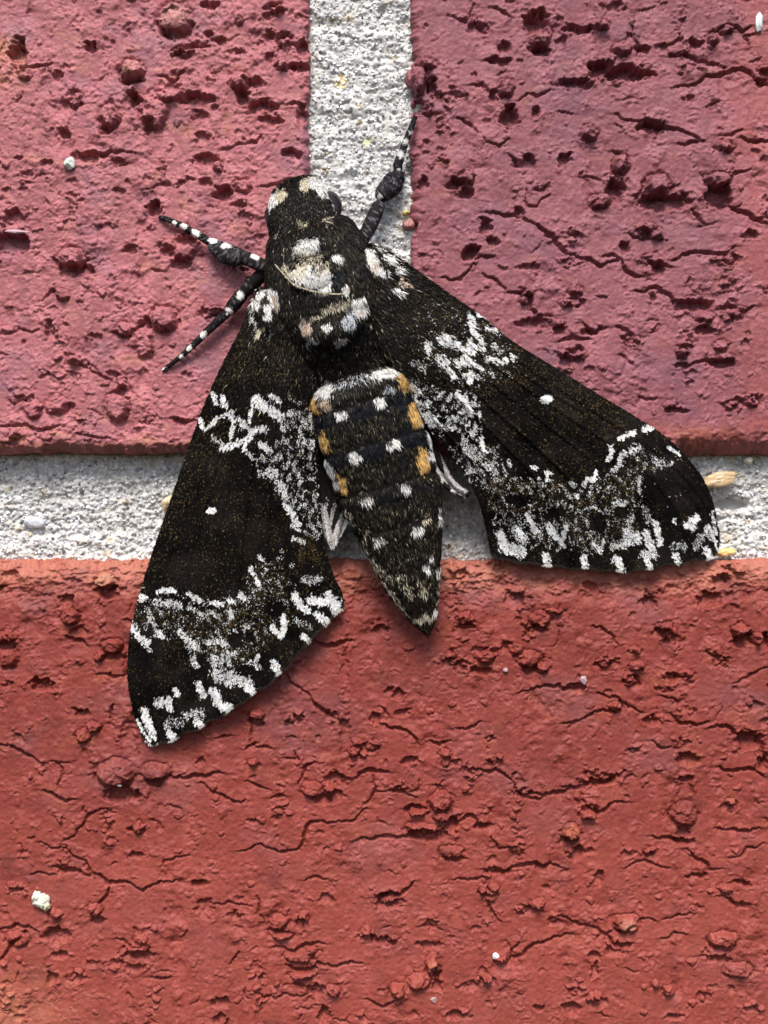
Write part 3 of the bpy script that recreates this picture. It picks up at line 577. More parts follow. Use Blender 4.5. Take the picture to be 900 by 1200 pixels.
WR = [
(6,.95,[(558,358),(560,370)]),(9,.9,[(550,373),(553,380)]),(6,1,[(553,388),(560,395),(564,402)]),(5,.9,[(580,385),(592,385),(594,375),(588,370)]),(6,.7,[(570,385),(580,388)]),
(14,.95,[(517,397),(525,400)]),(8,1,[(500,402),(502,412)]),(7,.95,[(533,402),(545,410),(552,415)]),(8,.95,[(550,400),(553,412)]),(5,.9,[(555,405),(568,410)]),(12,1,[(516,420),(521,425)]),
(11,1,[(536,425),(545,420),(552,426)]),(5,.95,[(552,425),(565,432)]),(7,1,[(525,432),(532,442)]),(7,.95,[(545,440),(552,436),(549,448)]),(7,.9,[(570,420),(583,423),(592,424)]),
(6,.7,[(598,418),(601,420)]),(8,.6,[(578,405),(585,412)]),(6,.4,[(575,436),(577,440)]),(6,.4,[(555,440),(565,445)]),(9,.4,[(485,425),(495,430)]),
(9,.8,[(483,452),(492,460)]),(6,.8,[(490,470),(500,475)]),(6,.95,[(535,460),(545,470),(552,485)]),(12,.85,[(500,487),(508,495)]),(9,1,[(501,505),(506,518)]),(7,.8,[(552,505),(556,505)]),
(6,.95,[(563,513),(568,530)]),(12,.6,[(545,525),(560,535)]),(8,.7,[(550,548),(560,552)]),(8,.6,[(575,543),(580,555)]),(8,.7,[(568,545),(575,548)]),(5,.6,[(595,540),(598,545)]),
(5,.9,[(484,463),(493,485),(500,500)]),(5,.9,[(622,547),(628,549)]),(5,.8,[(640,553),(645,555)]),(4,.9,[(640,558),(640,563)]),(5,.85,[(668,565),(673,570)]),(5,.95,[(683,567),(688,560),(695,563),(698,553)]),
(5,.5,[(630,560),(634,568)]),(5,.9,[(676,581),(677,583)]),(5,.9,[(691,576),(691,579)]),(4,.8,[(688,595),(695,592),(702,597)]),(5,.7,[(646,590)]),(11,.95,[(586,625),(590,640)]),
(12,.9,[(605,620),(612,630)]),(7,1,[(618,602),(622,612),(628,622)]),(14,.9,[(593,642),(610,646)]),(9,1,[(643,615),(648,624)]),(6,1,[(650,628),(660,638)]),(6,1,[(663,617),(660,632)]),
(5,.9,[(694,635),(702,645)]),(4,.9,[(707,632),(705,645)]),(8,1,[(638,650),(640,657)]),(9,1,[(684,653),(686,664)]),(8,.35,[(588,610),(600,612)]),
(7,1,[(727,513),(735,510),(742,507)]),(8,1,[(754,503),(763,500)]),(4,.9,[(768,495),(775,503)]),(5,1,[(788,514),(795,523)]),(5,1,[(784,525),(795,533)]),(6,1,[(714,523),(716,530),(711,540)]),
(6,.8,[(725,540),(730,530)]),(6,.7,[(738,530),(748,525)]),(6,.7,[(718,550),(727,543)]),(8,.6,[(768,540),(773,545)]),(6,.6,[(785,543)]),(6,.7,[(748,560),(750,575)]),(7,.7,[(720,590),(733,588)]),
(6,.5,[(740,605),(735,615)]),(9,.4,[(755,595),(760,610)]),(14,.8,[(735,625),(745,630)]),(8,.9,[(768,612),(773,635)]),(10,.9,[(757,625),(763,640)]),(6,1,[(790,610)]),
(9,.95,[(815,606),(805,615),(812,618)]),(9,.8,[(828,618),(835,630)]),(5,1,[(838,635),(840,642)]),(10,.45,[(820,630),(815,640)]),(9,1,[(827,645),(830,650)]),(12,.45,[(790,640),(800,640)]),
(9,1,[(792,650),(794,658)]),(12,.6,[(755,650),(765,650)]),(9,1,[(758,655),(760,661)]),(12,.7,[(720,640),(735,635)]),(11,1,[(722,655),(727,664)]),(4,.8,[(834,600),(838,625)]),
]
SPL = [(.30,[(335,480),(368,480),(374,560),(365,590),(340,600),(325,575),(305,560),(300,535),(320,520),(330,500)]),(.30,[(350,578),(374,575),(378,640),(360,630),(350,600)]),
       (.13,[(158,695),(285,695),(300,660),(330,650),(350,700),(330,720),(300,760),(270,790),(235,775),(215,755),(180,745),(155,735)])]
SPR = [(.40,[(500,460),(530,455),(560,462),(568,500),(560,515),(545,520),(525,510),(512,500),(498,485)]),(.05,[(500,350),(600,370),(610,440),(560,455),(500,440),(480,400)]),
       (.12,[(660,600),(680,570),(720,545),(740,520),(800,540),(750,560),(745,640),(700,640),(620,600),(580,590),(560,560),(600,545)]),(.20,[(475,440),(510,450),(560,500),(600,560),(580,570),(545,560),(520,520)]),
       (.18,[(570,560),(640,560),(700,600),(700,650),(580,640)])]
GDL = [(.20,[(290,395),(345,380),(350,450),(250,450)]),(.14,[(240,480),(280,500),(265,560),(210,600),(190,640),(200,580)]),(.22,[(160,715),(290,715),(300,665),(335,655),(345,720),(300,775),(235,770),(200,735),(160,735)]),(.35,[(345,630),(372,628),(376,680),(352,665)]),(.05,[(190,560),(340,560),(340,700),(170,700)])]
GDR = [(.16,[(480,340),(600,400),(640,440),(560,470),(470,400)]),(.14,[(640,430),(720,470),(740,500),(680,500),(640,450)]),(.22,[(600,560),(680,580),(740,540),(780,540),(745,580),(745,620),(690,640),(640,600)]),(.3,[(570,560),(650,565),(660,600),(570,600)]),(.06,[(560,430),(740,500),(700,560),(600,540)])]
GSL = [(270,729,5),(285,716,5),(276,722,4)]; GSR = [(693,583,6),(680,588,5),(579,565,6),(633,571,4),(650,572,4)]
DKL = [(277,750,9,9),(322,712,12,9),(362,667,14,6),(362,568,8,6),(340,690,6,5),(293,745,5,6)]; DKR = [(702,612,9,12),(650,600,12,7),(608,585,16,7),(728,600,8,7),(530,512,9,7),(760,570,9,18),(785,575,20,22),(570,640,6,16)]
def wing_pattern(u, v, side):
    W, SP, GD, GS, DK = (WL,SPL,GDL,GSL,DKL) if side < 0 else (WR,SPR,GDR,GSR,DKR)
    wu = u+1.2*noise(u/6,v/6,901)+1.0*noise(u/2.6,v/2.6,903); wv = v+1.5*noise(u/6,v/6,902)+1.3*noise(u/2.6,v/2.6,904)
    P = np.full(u.shape, .0); G = .03+.11*sm(.0,.45,fbm(u/26,v/26,952,3))
    al, ac = (-.33*u+.94*v, .94*u+.33*v) if side < 0 else (.72*u+.69*v, -.69*u+.72*v)
    stk = noise(al/10, ac/2.1, 911)*.85+noise(al/4.5, ac/1.3, 912)*.35; blot = noise(u/4.6, v/4.6, 913)
    pu = wu+9*noise(u/16,v/16,914)+4*noise(u/6,v/6,915); pv = wv+9*noise(u/16,v/16,916)+4*noise(u/6,v/6,917)
    for d, poly in SP:
        m = poly_in(pu, pv, poly); P = np.where(m, np.maximum(P, d*(.15+1.7*sm(-.15,.35,noise(u/6,v/9,905)))), P)
    for d, poly in GD: G = np.where(poly_in(pu, pv, poly), np.maximum(G, d), G)
    for w, d, pts in W:
        q = seg_dist(wu, wv, pts)/(w*.44+.1)+.75*stk+.22*blot
        P = np.maximum(P, min(1,d*1.05)*sm(1.3, .8, q))
    P = P*(1-.75*sm(.30,.55,noise(al/4.5, ac/2.2, 918)))
    for a, b, ra, rb in DK:
        k = sm(.9, 1.15, np.hypot((wu-a)/ra, (wv-b)/rb)); P = P*k+.004*(1-k); G = G*k
    for a, b, r in GS: G = np.maximum(G, .75*sm(1.2,.7,np.hypot(wu-a,wv-b)/r))
    dot = (248,598,6.5,4) if side < 0 else (640,468,7.5,4.8)
    P = np.maximum(P, sm(1.15,.85,np.hypot((u-dot[0])/dot[2],(v-dot[1])/dot[3]+.12*(u-dot[0])/dot[2])))
    return P, G
def wing_colors(u, v, side, rg):
    P, G = wing_pattern(u, v, side); n = len(u); k = rg.random(n)
    c = np.array((.0036,.0027,.0023))*(.3+1.6*rg.random((n,1)))
    br = sm(-.2,.5,fbm(u/40,v/40,950,3)); bl = sm(.1,.5,fbm(u/60+3,v/50,951,3)); c = c*(1+1.5*br*(1-bl)-.4*bl)[:,None]*np.array((1.0,1,.98))
    gi = rg.random(n) < G; c = np.where(gi[:,None], np.array((.115,.078,.032))*(.15+1.0*rg.random((n,1))**1.5), c)
    wi = k < P; wc = np.array((.80,.80,.80))*(.55+.5*rg.random((n,1))**.7)*(1-.25*sm(0,.6,noise(u/9,v/9,961)))[:,None]
    wc = wc*(.62+.42*np.clip(P,0,1))[:,None]; wc = np.where((rg.random(n) < .14)[:,None], wc*np.array((.8,.72,.5)), wc)
    return np.where(wi[:,None], wc, c), P, G
def resample(P, n):
    P = np.array(P, float); Q = np.vstack([2*P[0]-P[1], P, 2*P[-1]-P[-2]]); out = []
    for i in range(1, len(Q)-2):
        p0,p1,p2,p3 = Q[i-1:i+3]
        for t in np.linspace(0,1,20,endpoint=False):
            out.append(.5*((2*p1)+(-p0+p2)*t+(2*p0-5*p1+4*p2-p3)*t*t+(-p0+3*p1-3*p2+p3)*t**3))
    out.append(P[-1]); out = np.array(out); l = np.concatenate([[0], np.cumsum(np.hypot(*np.diff(out,axis=0).T))])
    s_ = np.linspace(0, l[-1], n); return np.stack([np.interp(s_, l, out[:,0]), np.interp(s_, l, out[:,1])], -1)
def coons(L, T, O, B, ns, ntt):
    L, T = resample(L, ns), resample(T, ns); O, B = resample(O, ntt), resample(B, ntt)
    s_ = np.linspace(0,1,ns)[:,None,None]; t = np.linspace(0,1,ntt)[None,:,None]
    return (1-t)*L[:,None]+t*T[:,None]+(1-s_)*B[None]+s_*O[None]-((1-s_)*(1-t)*L[0]+s_*(1-t)*L[-1]+(1-s_)*t*T[0]+s_*t*T[-1])
def normals(X):
    a = np.gradient(X, axis=0); b = np.gradient(X, axis=1); n = np.cross(a, b); n /= np.linalg.norm(n,axis=-1,keepdims=True)+1e-9
    return np.where(n[...,2:3] < 0, -n, n)
def shell(name, X, Cc, m, parent, th=1.4):    # closed thin shell, X in (u,v,h)
    nr, nc = X.shape[:2]; top = X; bot = X.copy(); bot[...,2] -= th
    V_ = np.concatenate([top.reshape(-1,3), bot.reshape(-1,3)]); F = gridfaces(nr, nc); n = nr*nc
    idx = np.arange(n).reshape(nr,nc); ring = np.concatenate([idx[0,:], idx[1:,-1], idx[-1,-2::-1], idx[-2:0:-1,0]]); r2 = np.roll(ring,-1)
    side = np.stack([ring, r2, r2+n, ring+n], -1)
    F = np.concatenate([F, F[:,::-1]+n, side]); c = np.concatenate([Cc.reshape(-1,3)]*2)
    return mesh(name, world(V_[:,0],V_[:,1],V_[:,2]), F, m, parent, c)
def scales(name, X, PH, side, n, rg, parent, colfun, L=2.2, Wd=1.15, mm=None, lift=(.25,1.0)):
    nr, nc = X.shape[:2]
    e1 = X[1:,:-1]-X[:-1,:-1]; e2 = X[:-1,1:]-X[:-1,:-1]; A = np.linalg.norm(np.cross(e1,e2),axis=-1).ravel()
    cell = rg.choice(len(A), n, p=A/A.sum()); i, j = np.divmod(cell, nc-1); a = rg.random((n,1)); b = rg.random((n,1))
    bil = lambda Y: Y[i,j]*(1-a)*(1-b)+Y[i+1,j]*a*(1-b)+Y[i,j+1]*(1-a)*b+Y[i+1,j+1]*a*b
    p = bil(X); q = bil(PH); d = X[i+1,j]-X[i,j]; d /= np.linalg.norm(d,axis=-1,keepdims=True)+1e-9
    N = bil(normals(X)); N /= np.linalg.norm(N,axis=-1,keepdims=True)
    sd_ = np.cross(N,d); ang = rg.normal(0,.22,(n,1)); d2 = d*np.cos(ang)+sd_*np.sin(ang); s2 = np.cross(N,d2)
    ll = L*rg.uniform(.75,1.25,(n,1)); ww = Wd*.5*rg.uniform(.7,1.25,(n,1))
    z0 = lift[0]+rg.random((n,1))*.35; z1 = lift[1]*rg.uniform(.5,1.3,(n,1))+z0*.5; tw = rg.normal(0,.18,(n,1))
    v0 = p-d2*ll*.5-s2*ww*.55+N*z0; v1 = p-d2*ll*.5+s2*ww*.55+N*z0
    v2 = p+d2*ll*.5+s2*ww+N*(z1+tw); v3 = p+d2*ll*.5-s2*ww+N*(z1-tw)
    V_ = np.stack([v0,v1,v2,v3],1).reshape(-1,3); c = colfun(q[:,0], q[:,1], rg)
    o = mesh(name, world(V_[:,0],V_[:,1],V_[:,2]), np.arange(4*n).reshape(n,4), mm or M_scale, parent, np.repeat(c,4,0), smooth=False)
    o['kind'] = 'stuff'; return o
def hairs(name, p, N, d, ln, wd_, cols, rg, parent, lift=.35, spread=.25, kind=True):
    n = len(p); d = d/(np.linalg.norm(d,axis=-1,keepdims=True)+1e-9); sd_ = np.cross(N,d); sd_ /= np.linalg.norm(sd_,axis=-1,keepdims=True)+1e-9
    ll = (ln if np.ndim(ln) else np.full(n,ln))[:,None]*rg.uniform(.6,1.3,(n,1)); lf = lift*rg.uniform(.5,1.6,(n,1))
    d2 = d+sd_*rg.normal(0,spread,(n,1)); d2 /= np.linalg.norm(d2,axis=-1,keepdims=True)
    w = wd_*rg.uniform(.7,1.3,(n,1))*.5; th = rg.uniform(-.8,.8,(n,1)); s2 = sd_*np.cos(th)+N*np.sin(th)
    a = p-N*.6; b = p+d2*ll*.5+N*ll*.5*lf; c = p+d2*ll*.98+N*ll*lf*.62
    V_ = np.stack([a-s2*w,a+s2*w,b-s2*w*.9,b+s2*w*.9,c],1).reshape(-1,3)
    F = (np.array([[0,1,3],[0,3,2],[2,3,4]])[None]+5*np.arange(n)[:,None,None]).reshape(-1,3)
    o = mesh(name, world(V_[:,0],V_[:,1],V_[:,2]), F, M_fur, parent, np.repeat(cols,5,0), smooth=True)
    if kind: o['kind'] = 'stuff'
    return o
# body markings shared by fur, skin and wing bases (photo pixels: u, v, rx, ry, rot, colour, density)
WH=(.74,.72,.68); TN=(.55,.42,.32); YL=(.58,.35,.12); BW=(.55,.57,.60); BK=(.004,.005,.008); PW=(.62,.54,.40)
BODY = [
(425,470,70,6,-.27,BK,.0),
# abdomen dark bands
(424,482,58,7,-.27,BK,.9),(440,529,62,8,-.27,BK,.93),(455,581,56,5,-.27,BK,.7),(372,500,6,14,0,BK,.9),(386,545,10,14,-.2,BK,.9),(497,512,12,9,-.2,BK,.9),(474,505,9,9,0,BK,.7),(395,605,9,12,0,BK,.8),
(484,460,14,9,0,BK,.8),(470,470,10,8,0,BK,.6),(470,545,9,10,0,BK,.6),
# yellow flanks
(472,446,5,13,-.45,YL,1),(486,486,7,15,-.3,YL,1),(495,540,6.5,16,-.15,YL,1),(368,474,4,11,0,YL,.95),(379,518,5.5,13,-.3,YL,.95),(401,569,4.5,14,-.3,YL,.95),
# white
(381,457,13,8,-.5,WH,1),(449,439,20,5.5,-.2,WH,1),(415,447,22,5,-.27,BW,.3),(382,475,7,7,0,TN,.6),(457,458,8,4,-.2,BW,.7),
(400,487,8.5,5,-.27,WH,1),(445,472,8,6.5,-.1,WH,1),(415,536,9,6,-.27,WH,.95),(461,521,8.5,6.5,-.2,WH,1),(430,587,9,5,0,WH,1),(476,573,7,5.5,-.1,WH,1),
(444,634,8,4.5,.1,WH,.95),(490,622,8,5.5,-.3,WH,1),(501,666,5,6,-.6,WH,1),(507,654,4,5,.5,WH,.7),(517,606,3,9,.1,WH,.9),(428,626,4,4,.3,TN,.7),(500,608,3,7,.6,PW,.5),
(496,488,3,11,-.3,WH,.9),(505,513,5,9,-.3,WH,1),(506,534,5,6,0,WH,1),(370,520,3,13,-.2,WH,.9),(385,550,5,11,-.5,WH,.9),(393,569,5,6,-.6,WH,1),(408,606,4,10,-.4,PW,.5),
(487,697,12,34,-.3,(.012,.007,.005),.7),(445,668,22,3,.75,PW,.45),(465,675,14,2.5,-.1,PW,.35),(460,700,26,2.2,.95,PW,.7),(497,726,14,2.2,-.2,PW,.9),(497,722,4,5,0,PW,.6),(511,718,3.5,7,.2,WH,.9),(516,690,2,25,.05,PW,.6),(513,672,3,6,0,WH,.6),
(432,655,3,22,-.5,PW,.4),(495,690,5,12,-.4,PW,.35),(476,690,5,13,-.6,PW,.3),
# thorax centre
(360,291,15,9,-.2,WH,.9),(367,300,10,6,0,PW,.5),(352,297,6,4,0,PW,.6),(395,303,8,5.5,.4,WH,.95),(366,324,25,13,.12,WH,.9),(372,318,8,5,.4,BK,.5),(352,306,14,7,.3,PW,.45),(378,314,9,8,0,PW,.5),(352,318,7,8,0,PW,.6),(380,330,12,10,.2,WH,.85),(405,339,4,7,.2,WH,.95),(394,326,7,11,.3,BK,1),(345,306,7,5,0,BK,.8),(376,343,20,2.5,.15,BK,.6),
(376,310,7,6,0,BK,.35),
(340,318,3.5,12,-.8,PW,.7),(422,360,8,12,-.2,WH,.95),(423,366,3,4,0,TN,.7),(388,361,12,4,-.3,PW,.75),(404,356,10,4,-.5,PW,.6),(370,372,12,3,-.4,PW,.5),(411,368,8,4,.2,BW,.6),(358,384,7,9,-.4,TN,.85),(355,379,3,5,0,WH,.8),(382,384,8,5,.1,WH,.9),
(408,379,9,8,.2,BW,.7),(399,400,8,4.5,-.2,WH,1),(364,400,7,4,.3,BW,.5),(425,385,9,9,0,BK,.7),(395,392,22,8,-.2,BK,.25),
# head
(341,213,6,4,0,BK,.3),(357,218,6,6.5,.3,PW,1),(368,215,9,7,.3,WH,1),(378,221,10,8,.6,WH,1),(387,229,5,5,.5,WH,1),(330,229,6.5,7,.4,PW,1),(319,235,7,8,.2,WH,1),(315,245,1.5,5,.2,WH,.8),
(353,262,8,4,.2,PW,.35),(382,260,5,4,0,PW,.5),(327,275,3,3,0,PW,.4),(392,244,1.8,7,-.5,WH,.9),
# tegulae
(436,306,6,14,-.4,WH,1),(439,312,3,9,-.4,TN,.8),(447,319,8,5,.7,WH,1),(452,301,3,9,-.5,WH,1),(459,305,4.5,6,.4,WH,.95),(468,317,7,3.5,-.1,WH,1),(463,341,5,4,-.2,WH,1),(471,331,5,3,.5,TN,1),(442,292,2,6,-.5,WH,.8),
(320,349,6,14,-.35,WH,1),(323,354,3,10,-.35,TN,.9),(313,365,4.5,10,.2,WH,.95),(299,355,4.5,9,-.5,WH,.95),(306,346,3,7,.5,WH,.9),(298,377,6,3.5,.6,WH,.95),(304,389,4,6,.3,PW,.95),(318,391,3,4,0,WH,1),(303,332,1.8,7,0,WH,.95),
]
def body_colors(u, v, rg, gold=.22, base=(.0046,.0036,.0029)):
    n = len(u); wu = u+3.4*noise(u/6.5,v/6.5,31)+1.5*noise(u/2.4,v/2.4,33)+rg.normal(0,.35,n); wv = v+3.4*noise(u/6.5,v/6.5,32)+1.5*noise(u/2.4,v/2.4,34)+rg.normal(0,.9,n)
    c = np.array(base)*(.5+1.4*rg.random((n,1)))
    gi = rg.random(n) < gold; c = np.where(gi[:,None], np.array((.12,.098,.055))*(.08+1.2*rg.random((n,1))**2.2), c)
    hi = rg.random(n) < .008; c = np.where(hi[:,None], np.array((.45,.40,.28)), c)
    hit = np.zeros(n, bool)
    for (a,b,rx,ry,ro,col,dn) in BODY:
        if dn <= 0: continue
        x = wu-a; y = wv-b; cs, sn = math.cos(ro), math.sin(ro); X = x*cs+y*sn; Y = -x*sn+y*cs
        k_ = .84 if (col is WH and rx < 10 and ry < 8) else 1.0; q = np.hypot(X/(rx*k_+.3), Y/(ry*k_+.3)); m = rg.random(n) < dn*sm(1.12,.9,q)
        c = np.where(m[:,None], np.array(col)*(.8+.35*rg.random((n,1))), c); hit |= m
    return c, hit

rg = np.random.default_rng(99)
# --- forewings
LW = dict(L=[(318,330),(298,352),(280,390),(262,425),(246,460),(233,492),(205,572),(180,645),(162,702),(152,750),(150,795),(157,835),(166,860)],
          T=[(372,400),(372,440),(370,480),(372,520),(374,560),(376,600),(381,640),(390,672),(399,690),(402,700)],
          O=[(166,860),(178,871),(192,868),(215,858),(240,846),(265,832),(290,815),(318,795),(336,778),(360,750),(382,727),(398,712),(402,700)],
          B=[(318,330),(340,360),(372,400)])
RW = dict(L=[(440,285),(470,304),(495,322),(520,340),(560,368),(600,400),(650,431),(700,462),(750,492),(782,514),(808,540),(826,566),(836,592),(841,620)],
          T=[(440,400),(462,430),(485,468),(502,500),(525,528),(545,556),(558,580),(566,605),(571,628),(574,644)],
          O=[(841,620),(841,642),(834,650),(810,655),(780,660),(755,664),(727,667),(700,664),(670,663),(640,659),(605,655),(584,651),(574,644)],
          B=[(440,285),(435,340),(440,400)])
def build_wing(W, side, label):
    ns, ntt = 230, 170
    PH = coons(W['L'], W['T'], W['O'], W['B'], ns, ntt)
    dm = PH[-1]-PH[-6]; dm = dm/(np.linalg.norm(dm, axis=-1, keepdims=True)+1e-9); kk = np.linspace(0, 1, ntt)
    sc = (1.5*np.sin(kk*2*math.pi*9.5)+.9*noise(kk*40, kk*0+.5, 88))*sm(0,.06,kk)*sm(1,.94,kk)
    PH = PH + (np.linspace(0,1,ns)[:,None,None]**14)*(dm*sc[:,None])[None]
    s_ = np.linspace(0,1,ns)[:,None]; t = np.linspace(0,1,ntt)[None]
    hb = 46*(1-s_)**1.3; h = 17 + hb + 15*np.sin(math.pi*np.clip(t,0,1))**.8*(.35+.65*(1-s_)) + 12*t*(1-s_*.4)
    h = h - 7*sm(.2,0,t) - (6 if side < 0 else 13)*sm(.75,1,s_)
    vein = 0
    for k, t0 in enumerate((.06,.12,.22,.36,.5,.62,.75,.87)):
        vein = vein + 1.9*np.exp(-((t-(t0+.03*np.sin(s_*3+k)))/.010)**2)*sm(.15,.35,s_)
    h = h + vein + 2.6*np.sin(t*31+1.5*s_)*sm(.3,1,s_) + 2.5*fbm(PH[...,0]/45, PH[...,1]/45, 77, 2)
    u2, v2 = unproj(PH[...,0], PH[...,1], h); X = np.stack([u2, v2, h], -1)
    u_, v_ = PH[...,0].ravel(), PH[...,1].ravel(); P, G = wing_pattern(u_, v_, side)
    c = np.array((.004,.003,.0025))*np.ones((len(u_),1)); c = np.where((P > .8)[:,None], (.3,.29,.28), c)
    w = shell('forewing', X, c, M_wing, moth); w['label'] = label
    def cf(u, v, rg):
        c, P, G = wing_colors(u, v, side, rg); c2, hit = body_colors(u, v, rg); near = (v < 400) & (np.abs(u-385) < 100)
        return np.where((hit & near)[:,None], c2, c)
    scales('wing_scales', X, PH, side, 155000, rg, w, cf)
    # fringe and basal hair
    n = 5200; i = np.full(n, ns-2); j = rg.integers(0, ntt-1, n); p = X[i,j]; d = X[-1,j]-X[-3,j]; c, P, G = wing_colors(PH[i,j,0], PH[i,j,1], side, rg)
    c = np.where((P > .5)[:,None], (.6,.57,.53), (.02,.015,.012)); c = c*(.8+.4*rg.random((n,1)))
    hairs('wing_fringe', p, np.tile((0,0,1.),(n,1)), d, 6.0, .8, c, rg, w, .05, .4)
    n = 5200; ss = np.abs(rg.normal(0,.16,n)); i = np.clip((ss*ns).astype(int),0,ns-2); j = rg.integers(0, ntt-1, n)
    p = X[i,j]; d = X[i+1,j]-X[i,j]; ph_ = PH[i,j]; c, P, G = wing_colors(ph_[:,0], ph_[:,1], side, rg); c2, hit = body_colors(ph_[:,0], ph_[:,1], rg, .2)
    c = np.where((P > .4)[:,None] & (rg.random(n) < .8)[:,None], c, c2)
    hairs('basal_hair', p, normals(X)[i,j], d, 9.0*(1.25-ss), .95, c, rg, w, .2, .25)
    return w, X, PH
wl, XL, PL = build_wing(LW, -1, 'forewing hanging down over the lower brick')
wr, XR, PR = build_wing(RW, 1, 'forewing spread to the right over the mortar bed')

# --- hindwings, mostly hidden
def hind(side, L, T, h0, h1):
    O = [L[-1], ((L[-1][0]+T[-1][0])/2+side*1, (L[-1][1]+T[-1][1])/2+6), T[-1]]; B = [L[0], T[0]]
    PH = coons(L, T, O, B, 60, 40); s_ = np.linspace(0,1,60)[:,None]; t = np.linspace(0,1,40)[None]
    h = lerp(h0, h1, s_) + 4*np.sin(t*14)*s_ + 0*t
    u2, v2 = unproj(PH[...,0], PH[...,1], h); X = np.stack([u2,v2,h],-1)
    w = shell('hindwing', X, np.ones(PH.shape[:2]+(3,))*np.array((.02,.017,.014)), M_wing, moth)
    L_, T_, O_ = (np.array(q, float) for q in (L, T, O))
    def cf(u, v, rg):
        n = len(u); c = np.array((.02,.017,.015))*(.5+1.2*rg.random((n,1)))
        st = np.sin((u*math.cos(.45*side)-v*0.28*side)*.62); P = .9*sm(-.15,.45,st)*sm(505 if side>0 else 575, 545 if side>0 else 612, v)
        P = np.maximum(P, .95*sm(1.2,.8,seg_dist(u,v,[(512,552),(521,561),(530,566),(540,577)] if side>0 else [(408,612),(398,626),(393,642),(386,640)])/4.5))
        P = np.maximum(P, .9*sm(1.2,.8,seg_dist(u,v,[(529,545),(545,572)] if side>0 else [(376,595),(386,630)])/5))
        m = rg.random(n) < P; return np.where(m[:,None], np.array((.66,.62,.60))*(.7+.4*rg.random((n,1))), c)
    scales('wing_scales', X, PH, side, 9000, rg, w, cf)
    return w
hind(1, [(470,430),(500,500),(530,560),(552,578)], [(460,470),(480,520),(502,556),(532,578)], 40, 20)
hind(-1, [(375,480),(372,550),(378,615),(387,642)], [(400,480),(405,560),(410,605),(397,635)], 34, 20)

# --- body lofts
def loft(st, n, na=72, sq=2.0):
    st = np.array(st, float); l = np.concatenate([[0], np.cumsum(np.hypot(*np.diff(st[:,:2],axis=0).T))]); k = np.linspace(0, l[-1], n)
    def cr(y):
        out = np.empty(n); m = np.gradient(y, l)
        for q, x in enumerate(k):
            i = min(max(np.searchsorted(l, x)-1, 0), len(l)-2); H = l[i+1]-l[i]; t = (x-l[i])/H
            out[q] = y[i]*(1+2*t)*(1-t)**2+m[i]*H*t*(1-t)**2+y[i+1]*t*t*(3-2*t)+m[i+1]*H*t*t*(t-1)
        return out
    cu, cv, w, hc, hr = (cr(st[:,i]) for i in range(5)); w = np.maximum(w,.5); hr = np.maximum(hr,.5)
    return cu, cv, w, hc, hr, k
def body_part(name, st, axis_dir, n=110, na=80, seg=None, gold=.22, nh=9000, hl=10.0, lift=.35, hw=.9, label=None, spread=.25, hdir=None, hdens=None):
    cu, cv, w, hc, hr, k = loft(st, n)
    if seg is not None:
        f = seg(k); w = w*f; hr = hr*f
    a = np.linspace(0, 2*math.pi, na, endpoint=False)[None]
    d = np.array(axis_dir, float); d /= np.hypot(*d); pr = np.array([d[1], -d[0]])
    U_ = cu[:,None]+pr[0]*w[:,None]*np.cos(a); V_ = cv[:,None]+pr[1]*w[:,None]*np.cos(a); H_ = hc[:,None]+hr[:,None]*np.sin(a)
    H_ = H_ + .8*noise(U_/7, V_/7, 61)
    u2, v2 = unproj(U_, V_, H_); X = np.stack([u2, v2, H_], -1)
    c, hit = body_colors(U_.ravel(), V_.ravel(), np.random.default_rng(1), .0); c = c*.35
    nr = len(U_); F = gridfaces(nr, na, True)
    o = mesh(name, world(u2, v2, H_), F, M_skin, moth, c)
    if label: o['label'] = label
    Xw = np.concatenate([X, X[:,:1]],1); N = np.cross(np.gradient(Xw,axis=1), np.gradient(Xw,axis=0)); N /= np.linalg.norm(N,axis=-1,keepdims=True)+1e-9
    cen = np.stack([*unproj(cu,cv,hc), hc],-1)[:,None]; N = np.where(((Xw-cen)*N).sum(-1,keepdims=True) < 0, -N, N)
    A = np.linalg.norm(np.cross(Xw[1:,:-1]-Xw[:-1,:-1], Xw[:-1,1:]-Xw[:-1,:-1]),axis=-1); A = A*(H_[:-1] > hc[:-1,None]-hr[:-1,None]*.45)
    cell = rg.choice(A.size, nh, p=(A/A.sum()).ravel()); i, j = np.divmod(cell, na); fa, fb = rg.random((nh,1)), rg.random((nh,1))
    PHc = np.stack([U_, V_], -1); PHc = np.concatenate([PHc, PHc[:,:1]],1)
    bil = lambda Y: Y[i,j]*(1-fa)*(1-fb)+Y[i+1,j]*fa*(1-fb)+Y[i,j+1]*(1-fa)*fb+Y[i+1,j+1]*fa*fb
    p, nn, q = bil(Xw), bil(N), bil(PHc); dd = Xw[i+1,j]-Xw[i,j] if hdir is None else np.tile(np.array(hdir,float),(nh,1))
    dd = dd - nn*(dd*nn).sum(-1,keepdims=True)
    if name == 'head':
        kp = np.hypot(q[:,0]-402, (q[:,1]-248)*.75) > 11; p, nn, q, dd = p[kp], nn[kp], q[kp], dd[kp]
    # hairs point tailwards: colour them by where they end up
    c, hit = body_colors(q[:,0]+d[0]*hl*.35, q[:,1]+d[1]*hl*.35, rg, gold)
    hairs('fur', p, nn, dd, hl, hw, c, rg, o, lift, spread)
    return o, X
AX = (.27,.96)
bounds = np.array([38,88,140,190,246,292])
def segf(k):
    f = np.ones_like(k)
    for b in bounds: f -= .03*np.exp(-((k-b)/4.5)**2); f += .018*np.exp(-((k-b-16)/10)**2)
    return f
